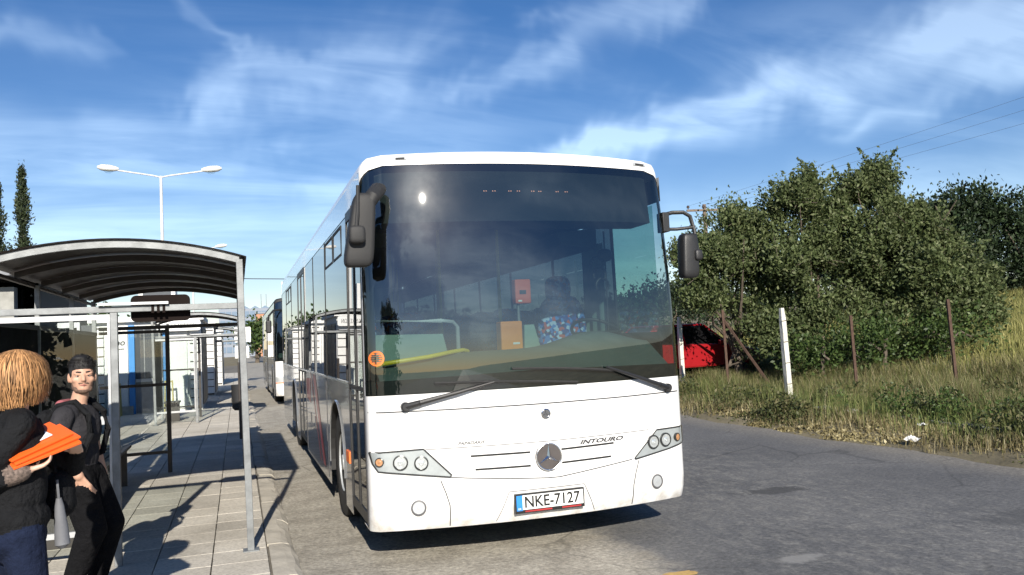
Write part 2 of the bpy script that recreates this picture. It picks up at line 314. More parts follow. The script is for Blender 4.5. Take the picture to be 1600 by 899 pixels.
def road_mat():
    m, t, p, o = nt('asphalt')
    geo = add(t, 'ShaderNodeNewGeometry'); sp = add(t, 'ShaderNodeSeparateXYZ'); t.links.new(geo.outputs['Position'], sp.inputs[0])
    def nz(scale, det, rough=0.6, sc=(1, 1, 1), rot=0, dist=0):
        mp = add(t, 'ShaderNodeMapping'); mp.inputs['Scale'].default_value = sc; mp.inputs['Rotation'].default_value = (0, 0, rot); t.links.new(geo.outputs['Position'], mp.inputs[0])
        n = add(t, 'ShaderNodeTexNoise'); n.inputs['Scale'].default_value = scale; n.inputs['Detail'].default_value = det; n.inputs['Roughness'].default_value = rough; n.inputs['Distortion'].default_value = dist
        t.links.new(mp.outputs[0], n.inputs['Vector']); return n.outputs['Fac']
    def mth(op, a, b, clamp=False):
        n = add(t, 'ShaderNodeMath', operation=op, use_clamp=clamp)
        for i, v in enumerate((a, b)):
            if isinstance(v, (int, float)): n.inputs[i].default_value = v
            else: t.links.new(v, n.inputs[i])
        return n.outputs[0]
    def mix(f, a, b, bt='MIX'):
        x = add(t, 'ShaderNodeMix', data_type='RGBA', blend_type=bt)
        if isinstance(f, (int, float)): x.inputs[0].default_value = f
        else: t.links.new(f, x.inputs[0])
        for i, v in ((6, a), (7, b)):
            if isinstance(v, tuple): x.inputs[i].default_value = (*v, 1)
            else: t.links.new(v, x.inputs[i])
        return x.outputs[2]
    big = nz(0.7, 6, 0.6); mid = nz(3.0, 8, 0.68); fine = nz(26, 7, 0.78); streak = nz(7.5, 9, 0.74, (1.0, 0.55, 1), R(20))
    asph = ramp(t, big, [(0.3, (0.085, 0.086, 0.089)), (0.55, (0.122, 0.122, 0.123)), (0.75, (0.165, 0.163, 0.158))])
    # worn, scraped lighter aggregate in the wheel tracks
    dx = mth('ABSOLUTE', mth('SUBTRACT', sp.outputs[0], 4.7), 0)
    tr = add(t, 'ShaderNodeMapRange', interpolation_type='SMOOTHSTEP'); t.links.new(dx, tr.inputs[0]); tr.inputs[1].default_value = 0.5; tr.inputs[2].default_value = 2.1; tr.inputs[3].default_value = 1; tr.inputs[4].default_value = 0.15
    sc1 = ramp(t, streak, [(0.46, (0, 0, 0)), (0.66, (1, 1, 1))])
    wear = mth('MULTIPLY', mth('MULTIPLY', sc1, tr.outputs[0]), 0.9)
    asph = mix(wear, asph, (0.21, 0.205, 0.19))
    # dusty concrete lay-by along the kerb
    edge = mth('ADD', sp.outputs[0], mth('MULTIPLY', mth('SUBTRACT', mid, 0.5), 0.9))
    e2 = add(t, 'ShaderNodeMapRange', interpolation_type='SMOOTHSTEP'); t.links.new(edge, e2.inputs[0]); e2.inputs[1].default_value = 2.55; e2.inputs[2].default_value = 2.95
    bay = ramp(t, mid, [(0.3, (0.22, 0.20, 0.165)), (0.5, (0.33, 0.305, 0.255)), (0.7, (0.42, 0.39, 0.33))])
    col = mix(e2.outputs[0], bay, asph)
    # dust and grit at the far edge of the carriageway
    edge3 = mth('ADD', sp.outputs[0], mth('MULTIPLY', mth('SUBTRACT', mid, 0.5), 0.8))
    e3 = add(t, 'ShaderNodeMapRange', interpolation_type='SMOOTHSTEP'); t.links.new(edge3, e3.inputs[0]); e3.inputs[1].default_value = 6.9; e3.inputs[2].default_value = 7.9; e3.inputs[4].default_value = 0.75
    col = mix(e3.outputs[0], col, (0.22, 0.20, 0.165))
    grit = ramp(t, fine, [(0.32, (0.50, 0.50, 0.50)), (0.5, (1, 1, 1)), (0.70, (1.7, 1.68, 1.62))])
    col = mix(1.0, col, grit, 'MULTIPLY')
    # an oil smear, a scuffed patch and drips, each with a ragged edge
    for cx, cy, rx, ry, cc, am in ((4.95, 7.08, 0.36, 0.14, (0.05, 0.049, 0.048), 0.75), (3.66, 4.98, 0.17, 0.09, (0.30, 0.295, 0.28), 0.6), (6.3, 5.1, 0.9, 0.25, (0.07, 0.07, 0.07), 0.45), (4.2, 9.6, 0.25, 0.5, (0.06, 0.06, 0.06), 0.5), (5.6, 11.5, 0.3, 0.9, (0.07, 0.07, 0.068), 0.45)):
        a_ = mth('DIVIDE', mth('SUBTRACT', sp.outputs[0], cx), rx); b_ = mth('DIVIDE', mth('SUBTRACT', sp.outputs[1], cy), ry)
        dd = mth('ADD', mth('SQRT', mth('ADD', mth('MULTIPLY', a_, a_), mth('MULTIPLY', b_, b_)), 0), mth('MULTIPLY', mth('SUBTRACT', streak, 0.5), 3.2))
        sr = add(t, 'ShaderNodeMapRange', interpolation_type='SMOOTHSTEP'); t.links.new(dd, sr.inputs[0]); sr.inputs[1].default_value = 0.7; sr.inputs[2].default_value = 1.25; sr.inputs[3].default_value = am; sr.inputs[4].default_value = 0.0
        col = mix(sr.outputs[0], col, cc)
    # cracks
    vo = add(t, 'ShaderNodeTexVoronoi', feature='DISTANCE_TO_EDGE'); vo.inputs['Scale'].default_value = 0.9
    wv = add(t, 'ShaderNodeMix', data_type='VECTOR'); wv.inputs[0].default_value = 0.12
    nn = add(t, 'ShaderNodeTexNoise'); nn.inputs['Scale'].default_value = 2.5; nn.inputs['Detail'].default_value = 5; t.links.new(geo.outputs['Position'], nn.inputs['Vector'])
    t.links.new(geo.outputs['Position'], wv.inputs[4]); t.links.new(nn.outputs['Color'], wv.inputs[5]); t.links.new(wv.outputs[1], vo.inputs['Vector'])
    cr = ramp(t, vo.outputs['Distance'], [(0.004, (0.45, 0.45, 0.45)), (0.016, (1, 1, 1))])
    crm = ramp(t, nz(0.5, 3), [(0.45, (0, 0, 0)), (0.6, (1, 1, 1))])
    col = mix(mth('MULTIPLY', crm, 0.6), col, mix(1.0, col, cr, 'MULTIPLY'))
    t.links.new(col, p.inputs['Base Color']); p.inputs['Roughness'].default_value = 0.82
    h = mth('ADD', mth('MULTIPLY', fine, 0.6), mth('MULTIPLY', streak, 0.8))
    bump(t, p, h, 0.8, 0.016); MATS['asphalt'] = m
road_mat()
def soil_mat():
    m, t, p, o = nt('dry_soil')
    c = ramp(t, noise_fac(t, 0.8, 9, 0.65), [(0.3, (0.10, 0.085, 0.05)), (0.5, (0.17, 0.145, 0.085)), (0.7, (0.25, 0.21, 0.13))])
    t.links.new(c, p.inputs['Base Color']); p.inputs['Roughness'].default_value = 0.95
    bump(t, p, noise_fac(t, 14, 7, 0.7), 0.6, 0.05); MATS['dry_soil'] = m
soil_mat()
pm('kerb_concrete', (0.42, 0.39, 0.33), 0.9, var=0.25, scale=3.5, bmp=0.5, bscale=30)

# ---------------------------------------------------------------- mesh builder
class MB:
    def __init__(s): s.V = []; s.F = []; s.M = []
    def v(s, p): s.V.append((float(p[0]), float(p[1]), float(p[2]))); return len(s.V)-1
    def f(s, ids, m=0): s.F.append(tuple(ids)); s.M.append(m)
    def face(s, pts, m=0): s.f([s.v(p) for p in pts], m)
    def box(s, x0, x1, y0, y1, z0, z1, m=0):
        b = len(s.V)
        for z in (z0, z1):
            for x, y in ((x0, y0), (x1, y0), (x1, y1), (x0, y1)): s.v((x, y, z))
        for q in ((3, 2, 1, 0), (4, 5, 6, 7), (0, 1, 5, 4), (1, 2, 6, 5), (2, 3, 7, 6), (3, 0, 4, 7)): s.f([b+i for i in q], m)
        return s
    def hexa(s, P, m=0):      # 8 points: bottom four then top four
        b = len(s.V)
        for p in P: s.v(p)
        for q in ((3, 2, 1, 0), (4, 5, 6, 7), (0, 1, 5, 4), (1, 2, 6, 5), (2, 3, 7, 6), (3, 0, 4, 7)): s.f([b+i for i in q], m)
        return s
    def beam(s, p, q, w, h, up=(0, 0, 1), m=0):
        p, q = Vector(p), Vector(q); d = (q-p).normalized(); up = Vector(up)
        if abs(d.dot(up)) > 0.98: up = Vector((0, 1, 0))
        a = d.cross(up).normalized()*(w/2); b = a.cross(d).normalized()*(h/2)
        s.hexa([p-a-b, p+a-b, q+a-b, q-a-b, p-a+b, p+a+b, q+a+b, q-a+b], m); return s
    def prism(s, poly, ext, m=0):
        n = len(poly); ext = Vector(ext); b = len(s.V)
        for p in poly: s.v(p)
        for p in poly: s.v(Vector(p)+ext)
        s.f(list(range(b, b+n))[::-1], m); s.f(list(range(b+n, b+2*n)), m)
        for i in range(n): j = (i+1) % n; s.f([b+i, b+j, b+n+j, b+n+i], m)
        return s
    def tube(s, pts, r, n=8, m=0, caps=True):
        pts = [Vector(p) for p in pts]; k = len(pts); rr = r if isinstance(r, (list, tuple)) else [r]*k
        b = len(s.V); ref = None
        for i, p in enumerate(pts):
            d = (pts[min(i+1, k-1)]-pts[max(i-1, 0)]).normalized()
            if ref is None:
                ref = Vector((0, 0, 1)) if abs(d.z) < 0.9 else Vector((1, 0, 0))
            a = d.cross(ref)
            if a.length < 1e-4: a = d.cross(Vector((0.3, 1, 0.2)))
            a.normalize(); c = d.cross(a).normalized(); ref = c.cross(d).normalized() if False else ref
            for j in range(n):
                t = 2*math.pi*j/n; s.v(p+(a*math.cos(t)+c*math.sin(t))*rr[i])
        for i in range(k-1):
            for j in range(n):
                j2 = (j+1) % n; s.f([b+i*n+j, b+i*n+j2, b+(i+1)*n+j2, b+(i+1)*n+j], m)
        if caps: s.f([b+j for j in range(n)][::-1], m); s.f([b+(k-1)*n+j for j in range(n)], m)
        return s
    def lathe(s, c, axis, prof, n=24, m=0, cap0=True, cap1=True):
        c, d = Vector(c), Vector(axis).normalized(); ref = Vector((0, 0, 1)) if abs(d.z) < 0.9 else Vector((1, 0, 0))
        a = d.cross(ref).normalized(); e = d.cross(a).normalized(); b = len(s.V)
        for r, h in prof:
            for j in range(n):
                t = 2*math.pi*j/n; s.v(c+d*h+(a*math.cos(t)+e*math.sin(t))*r)
        k = len(prof)
        for i in range(k-1):
            for j in range(n):
                j2 = (j+1) % n; s.f([b+i*n+j, b+i*n+j2, b+(i+1)*n+j2, b+(i+1)*n+j], m)
        if cap0: s.f([b+j for j in range(n)][::-1], m)
        if cap1: s.f([b+(k-1)*n+j for j in range(n)], m)
        return s
    def grid(s, rows, m=0, flip=False):
        b = len(s.V); nr, ncol = len(rows), len(rows[0])
        for r in rows:
            for p in r: s.v(p)
        for i in range(nr-1):
            for j in range(ncol-1):
                q = [b+i*ncol+j, b+i*ncol+j+1, b+(i+1)*ncol+j+1, b+(i+1)*ncol+j]
                s.f(q[::-1] if flip else q, m)
        return s
    def mesh(s, name, mats, smooth=False, angle=35):
        me = bpy.data.meshes.new(name); me.from_pydata(s.V, [], s.F)
        for x in mats: me.materials.append(MATS[x])
        me.polygons.foreach_set('material_index', s.M)
        if smooth:
            me.polygons.foreach_set('use_smooth', [True]*len(s.F)); me.set_sharp_from_angle(angle=R(angle))
        me.update(); return me
    def build(s, name, mats, parent=None, smooth=False, bevel=0.0, angle=35, loc=None):
        if isinstance(mats, str): mats = [mats]
        o = bpy.data.objects.new(name, s.mesh(name, mats, smooth, angle)); C.objects.link(o)
        if parent: o.parent = parent
        if loc is not None: o.location = loc
        if bevel:
            b = o.modifiers.new('bevel', 'BEVEL'); b.width = bevel; b.segments = 2; b.limit_method = 'ANGLE'; b.angle_limit = R(40)
        return o
def npmesh(name, V, F, mat, parent=None, smooth=False):
    """fast mesh from numpy arrays; F is (n,3) or (n,4)"""
    me = bpy.data.meshes.new(name); k = F.shape[1]
    me.vertices.add(len(V)); me.vertices.foreach_set('co', V.astype(np.float32).ravel())
    me.loops.add(F.size); me.loops.foreach_set('vertex_index', F.astype(np.int32).ravel())
    me.polygons.add(len(F)); me.polygons.foreach_set('loop_start', np.arange(0, F.size, k, dtype=np.int32))
    me.polygons.foreach_set('loop_total', np.full(len(F), k, dtype=np.int32))
    if smooth: me.polygons.foreach_set('use_smooth', np.ones(len(F), bool))
    me.materials.append(MATS[mat]); me.update(); me.validate()
    o = bpy.data.objects.new(name, me); C.objects.link(o)
    if parent: o.parent = parent
    return o
def tag(o, label=None, cat=None, group=None, kind=None):
    if label: o['label'] = label
    if cat: o['category'] = cat
    if group: o['group'] = group
    if kind: o['kind'] = kind
    return o
def thing(name, label, cat, loc=(0, 0, 0), rotz=0, group=None):
    o = bpy.data.objects.new(name, None); C.objects.link(o); o.location = loc; o.rotation_euler = (0, 0, rotz); o.empty_display_size = 0.2
    return tag(o, label, cat, group)
def copy_tree(o, parent=None):
    c = o.copy(); C.objects.link(c); c.parent = parent
    for ch in list(o.children): copy_tree(ch, c)
    return c
def text_pts(s, size, shear=0.0, res=3, bold=0.0):
    """flat text outline as (verts2d, faces), origin at its left baseline"""
    cu = bpy.data.curves.new('txt', 'FONT'); cu.body = s; cu.size = size; cu.shear = shear; cu.resolution_u = res; cu.offset = bold*size
    o = bpy.data.objects.new('txt', cu); C.objects.link(o); dg = bpy.context.evaluated_depsgraph_get()
    me = bpy.data.meshes.new_from_object(o.evaluated_get(dg))
    V = [(v.co.x, v.co.y) for v in me.vertices]; F = [tuple(p.vertices) for p in me.polygons]
    bpy.data.objects.remove(o); bpy.data.curves.remove(cu); bpy.data.meshes.remove(me); return V, F
def text_obj(name, s, size, fn, mat, parent, width=None, shear=0.0, center=False, height=None, bold=0.0):
    """text laid on a surface; fn maps (x, y) of the flat text to a point"""
    V, F = text_pts(s, size, shear, 3, bold); xs = [v[0] for v in V]; ys = [v[1] for v in V]; x0, w = min(xs), max(xs)-min(xs); y0, hh = min(ys), max(ys)-min(ys)
    k = (width/w) if width else 1.0; ky = (height/hh) if height else k
    off = -w*k/2 if center else 0
    mb = MB()
    for x, y in V: mb.v(fn((x-x0)*k+off, (y-y0)*ky))
    for f in F: mb.f(f)
    return mb.build(name, mat, parent)

# ================================================================ THE SETTING
PAV = 0.06                      # pavement height above the road
ROAD_R = 7.75                   # right edge of the carriageway
def hash2(x, y): return math.sin(x*1.7+y*0.6)*0.5+math.sin(x*0.53-y*1.31+1.3)*0.5
def terrain(x, y):
    z = -0.03
    if x > ROAD_R-0.3:
        t = min(1, (x-ROAD_R+0.3)/1.6); z += 0.13*t*t*(3-2*t)
        z += 0.035*hash2(x*1.9, y*1.6)*t
        if x > 11.5: z += 0.105*min(x-11.5, 26)
        if x > 37.5: z += 0.02*min(x-37.5, 200)
    return z
mb = MB()
def axis_pts(lo, hi, fine_lo, fine_hi, step):
    a = list(np.arange(fine_lo, fine_hi+1e-6, step)); s = step
    p = fine_lo
    left = []
    while p > lo: s *= 1.5; p -= s; left.append(p)
    s = step; p = fine_hi; right = []
    while p < hi: s *= 1.5; p += s; right.append(p)
    return left[::-1]+a+right
gx = axis_pts(-2500, 2500, -6, 22, 0.5); gy = axis_pts(-400, 3500, 2, 34, 0.5)
mb.grid([[(x, y, terrain(x, y)) for x in gx] for y in gy])
tag(mb.build('ground', 'dry_soil', smooth=True, angle=80), kind='structure')

# carriageway with an uneven right edge
mb = MB(); rows = []
for y in [-300, -150, -80, -40, -20]+list(np.arange(-12, 40, 0.35))+[44, 50, 60, 75, 100, 140, 200, 300]:
    e = ROAD_R+0.10*hash2(y*1.3, 3)+0.06*hash2(y*4.1, 9)+(0.016*max(0, y-8))
    rows.append([(0.30, y, 0.0), (2.6, y, 0.0), (5.0, y, 0.0), (e, y, 0.004)])
mb.grid(rows); tag(mb.build('road', 'asphalt'), kind='structure')

# pavement: a bed with separate slabs
pav = MB().box(-9, 0.20, -120, 90, -0.2, PAV-0.022).build('pavement', 'joint_dirt'); tag(pav, kind='structure')
SW, SL = 0.402, 0.402
slab_meshes = []
for k in range(6):
    s = MB(); w, l, h = SW/2-0.004, SL/2-0.003, 0.03; c = 0.0025
    j = [random.uniform(-0.0018, 0.0018) for _ in range(8)]
    base = [(-w+j[0], -l), (w, -l+j[1]), (w+j[2], l), (-w, l+j[3])]
    b = [s.v((x, y, -h)) for x, y in base]; m_ = [s.v((x, y, -c)) for x, y in base]; t_ = [s.v((x*(1-c/w), y*(1-c/l), 0)) for x, y in base]
    for a0, a1 in ((b, m_), (m_, t_)):
        for i in range(4): s.f([a0[i], a0[(i+1) % 4], a1[(i+1) % 4], a1[i]])
    s.f(t_); slab_meshes.append(s.mesh('slab', ['paving_slab']))
cols = [0.18-SW*(i+0.5) for i in range(9)]
n_slab = 0; far = MB()
for r_ in range(0, 140):
    y = 4.6+SL*(r_+0.5)
    for ci, x in enumerate(cols):
        vis = (x > -3.4) and (y < 17.6) and not (x < -1.35 and y < 5.4)
        z = PAV+random.uniform(-0.0012, 0.0008)
        if vis and n_slab < 298:
            o = bpy.data.objects.new('slab', random.choice(slab_meshes)); C.objects.link(o); o.parent = pav
            o.location = (x, y, z); o.rotation_euler = (random.uniform(-.002, .002), random.uniform(-.002, .002), random.uniform(-.005, .005)); n_slab += 1
        else:
            w = SW/2-0.005; l = SL/2-0.005; far.box(x-w, x+w, y-l, y+l, z-0.03, z)
for r_ in range(18):
    for x in cols:
        y = 4.6-SL*(r_+0.5); w = SW/2-0.005; far.box(x-w, x+w, y-w, y+w, PAV-0.03, PAV)
tag(far.build('far_slabs', 'paving_slab', pav), kind='stuff')

# kerb stones, worn and low
kerb = thing('kerb', None, None)
tag(kerb, kind='structure')
for i in range(46):
    y0 = 3.2+i*0.98; L = 0.965; s = MB(); dz = random.uniform(-0.008, 0.006); dx = random.uniform(-0.01, 0.012)
    prof = [(0.186, -0.1), (0.186, PAV-0.004), (0.30, PAV-0.006), (0.345, PAV-0.018), (0.385, 0.012), (0.405, -0.02), (0.405, -0.1)]
    rows = []
    nseg = 6
    for k in range(nseg+1):
        yy = y0+L*k/nseg
        rows.append([(px+dx+(random.uniform(-0.012, 0.012) if 2 <= q <= 5 else 0), yy, pz+dz+(random.uniform(-0.006, 0.004) if 2 <= q <= 4 else 0)) for q, (px, pz) in enumerate(prof)])
    s.grid(rows, flip=True); s.face(rows[0]); s.face(rows[-1][::-1])
    s.build('kerb_stone', 'kerb_concrete', kerb)

# concrete gutter patch, worn paint and repair patches lie on the road
def patch(name, pts, z, mat, label, cat):
    m_ = MB(); m_.face([(x, y, z) for x, y in pts]); o = m_.build(name, mat); return tag(o, kind='structure')
def blob_poly(cx, cy, rx, ry, n=22, j=0.25, seed=0):
    r = random.Random(seed); return [(cx+rx*math.cos(2*math.pi*i/n)*(1+r.uniform(-j, j)), cy+ry*math.sin(2*math.pi*i/n)*(1+r.uniform(-j, j))) for i in range(n)]
patch('painted_mark', blob_poly(2.75, 5.02, 0.13, 0.06, j=0.2, seed=4), 0.006, 'road_paint_yellow', None, None)

# ================================================================ THE BUS
BX, BY, HW = 2.175, 6.1, 1.29
Z_WS0, Z_WS1, Z_TOP = 1.245, 2.972, 3.085
def half(z): return HW if z < 1.3 else HW-0.02*((z-1.3)/1.6)
def fy(x, z):
    hw = half(z); ax = min(abs(x), hw)
    y = -0.18*(1-(ax/hw)**2)
    r = 0.10; t = max(0.0, (ax-(hw-r))/r); y += 0.09*(1-math.sqrt(max(0.0, 1-t*t)))
    if z < 0.45: y += 0.05*((0.45-z)/0.18)**2
    if z > 1.25: y += 0.051*(z-1.25)**2
    return y
def PF(x, z, off=0.0): return (x, fy(x, z)-off, z)
XS = sorted(set([round(v, 4) for v in np.linspace(-1.19, 1.19, 27)]))
XA = [-1.0, -0.998, -0.99, -0.975, -0.95]
def xs_at(z):
    hw = half(z); c = [hw-0.10*(1-math.sin(a)) for a in (math.pi/2, 1.30, 1.0, 0.7, 0.35)]
    return [-v for v in c]+[v for v in XS if abs(v) < hw-0.10]+c[::-1]
def corner_drop(x, z, r=0.16):
    hw = half(2.9); t = max(0, (abs(x)-(hw-r))/r); return r*(1-math.sqrt(max(0, 1-min(t, 1)**2)))
def z_ws_top(x): return Z_WS1-corner_drop(x, 0, 0.17)*0.85-0.012*(x/HW)**2
def z_top(x): return Z_TOP-corner_drop(x, 0, 0.13)-0.03*(x/HW)**2

def strip_on_front(mb, pts, w, off=0.003, m=0, n=10):
    """a thin line lying on the front panel through (x,z) points"""
    P = []
    for (a, b) in zip(pts[:-1], pts[1:]):
        for k in range(n): t = k/n; P.append((a[0]+(b[0]-a[0])*t, a[1]+(b[1]-a[1])*t))
    P.append(pts[-1]); rows = [[], []]
    for i, (x, z) in enumerate(P):
        q = P[min(i+1, len(P)-1)]; p0 = P[max(i-1, 0)]; dx, dz = q[0]-p0[0], q[1]-p0[1]; l = math.hypot(dx, dz)
        nx, nz = -dz/l*w/2, dx/l*w/2
        rows[0].append(PF(x-nx, z-nz, off)); rows[1].append(PF(x+nx, z+nz, off))
    mb.grid(rows, m); return mb
def patch_on_front(mb, poly, off, m=0, sub=None):
    """fill a convex-ish polygon laid on the curved front by cutting it into x columns"""
    xs = sorted(set([p[0] for p in poly])); x0, x1 = xs[0], xs[-1]
    cuts = sorted(set(xs+list(np.linspace(x0, x1, 14)))); top, bot = [], []
    n = len(poly)
    for x in cuts:
        zs = []
        for i in range(n):
            (xa, za), (xb, zb) = poly[i], poly[(i+1) % n]
            if abs(xa-xb) < 1e-9:
                if abs(x-xa) < 1e-9: zs += [za, zb]
            elif min(xa, xb)-1e-9 <= x <= max(xa, xb)+1e-9: zs.append(za+(zb-za)*(x-xa)/(xb-xa))
        bot.append(PF(x, min(zs), off)); top.append(PF(x, max(zs), off))
    mb.grid([bot, top], m); return mb

def make_wheel(parent, x, y, side, simple=False):
    t = MB().lathe((x, y, 0.505), (side, 0, 0), [(0.27, -0.13), (0.46, -0.14), (0.495, -0.12), (0.505, -0.05), (0.505, 0.05), (0.495, 0.12), (0.46, 0.14), (0.30, 0.135), (0.28, 0.11)], 36)
    w = t.build('tyre', 'black_rubber', None, True)
    r_ = MB().lathe((x, y, 0.505), (side, 0, 0), [(0.285, 0.10), (0.27, 0.125), (0.25, 0.06), (0.17, 0.03), (0.15, 0.08), (0.08, 0.10), (0.07, 0.13)], 30)
    root = bpy.data.objects.new('wheel', r_.mesh('wheel', ['lamp_silver'], True)); C.objects.link(root); root.parent = parent
    w.parent = root
    if not simple:
        nm = MB().lathe((0, 0, 0), (side, 0, 0), [(0.014, 0), (0.014, 0.045)], 6).mesh('wheel_nut', ['chrome'])
        for k in range(10):
            a = 2*math.pi*k/10; o = bpy.data.objects.new('wheel_nut', nm); C.objects.link(o); o.parent = root; o.location = (x+side*0.03, y+0.125*math.cos(a), 0.505+0.125*math.sin(a))
    return root

def side_panel(parent, s, arches, z0, z1, y0, y1, holes, mat):
    """lower skirt panel of one side, cut round the wheels; holes are y-ranges left to doors"""
    ys = set([y0, y1]+[round(v, 3) for v in np.arange(y0, y1, 0.35)])
    for c in arches: ys |= set([round(c+0.60*math.sin(a), 4) for a in np.linspace(-math.pi/2, math.pi/2, 25)])
    for a, b in holes: ys |= {a, b}
    ys = sorted(v for v in ys if y0 <= v <= y1); mb = MB(); first = None
    def low(y):
        z = z0 if y > 0.7 else 0.268
        for c in arches:
            d = abs(y-c)
            if d < 0.60: z = max(z, 0.505+math.sqrt(0.36-d*d)*0.98)
        return z
    for a, b in zip(ys[:-1], ys[1:]):
        mid = (a+b)/2
        if any(h0 <= mid <= h1 for h0, h1 in holes):
            if mb.F: o = mb.build('side_panel', mat, parent); first = first or o; mb = MB()
            continue
        la, lb = low(a), low(b)
        q = [(s*half(la), a, la), (s*half(lb), b, lb), (s*half(z1), b, z1), (s*half(z1), a, z1)]
        mb.face(q if s > 0 else q[::-1])
    o = mb.build('side_panel', mat, parent); return first or o

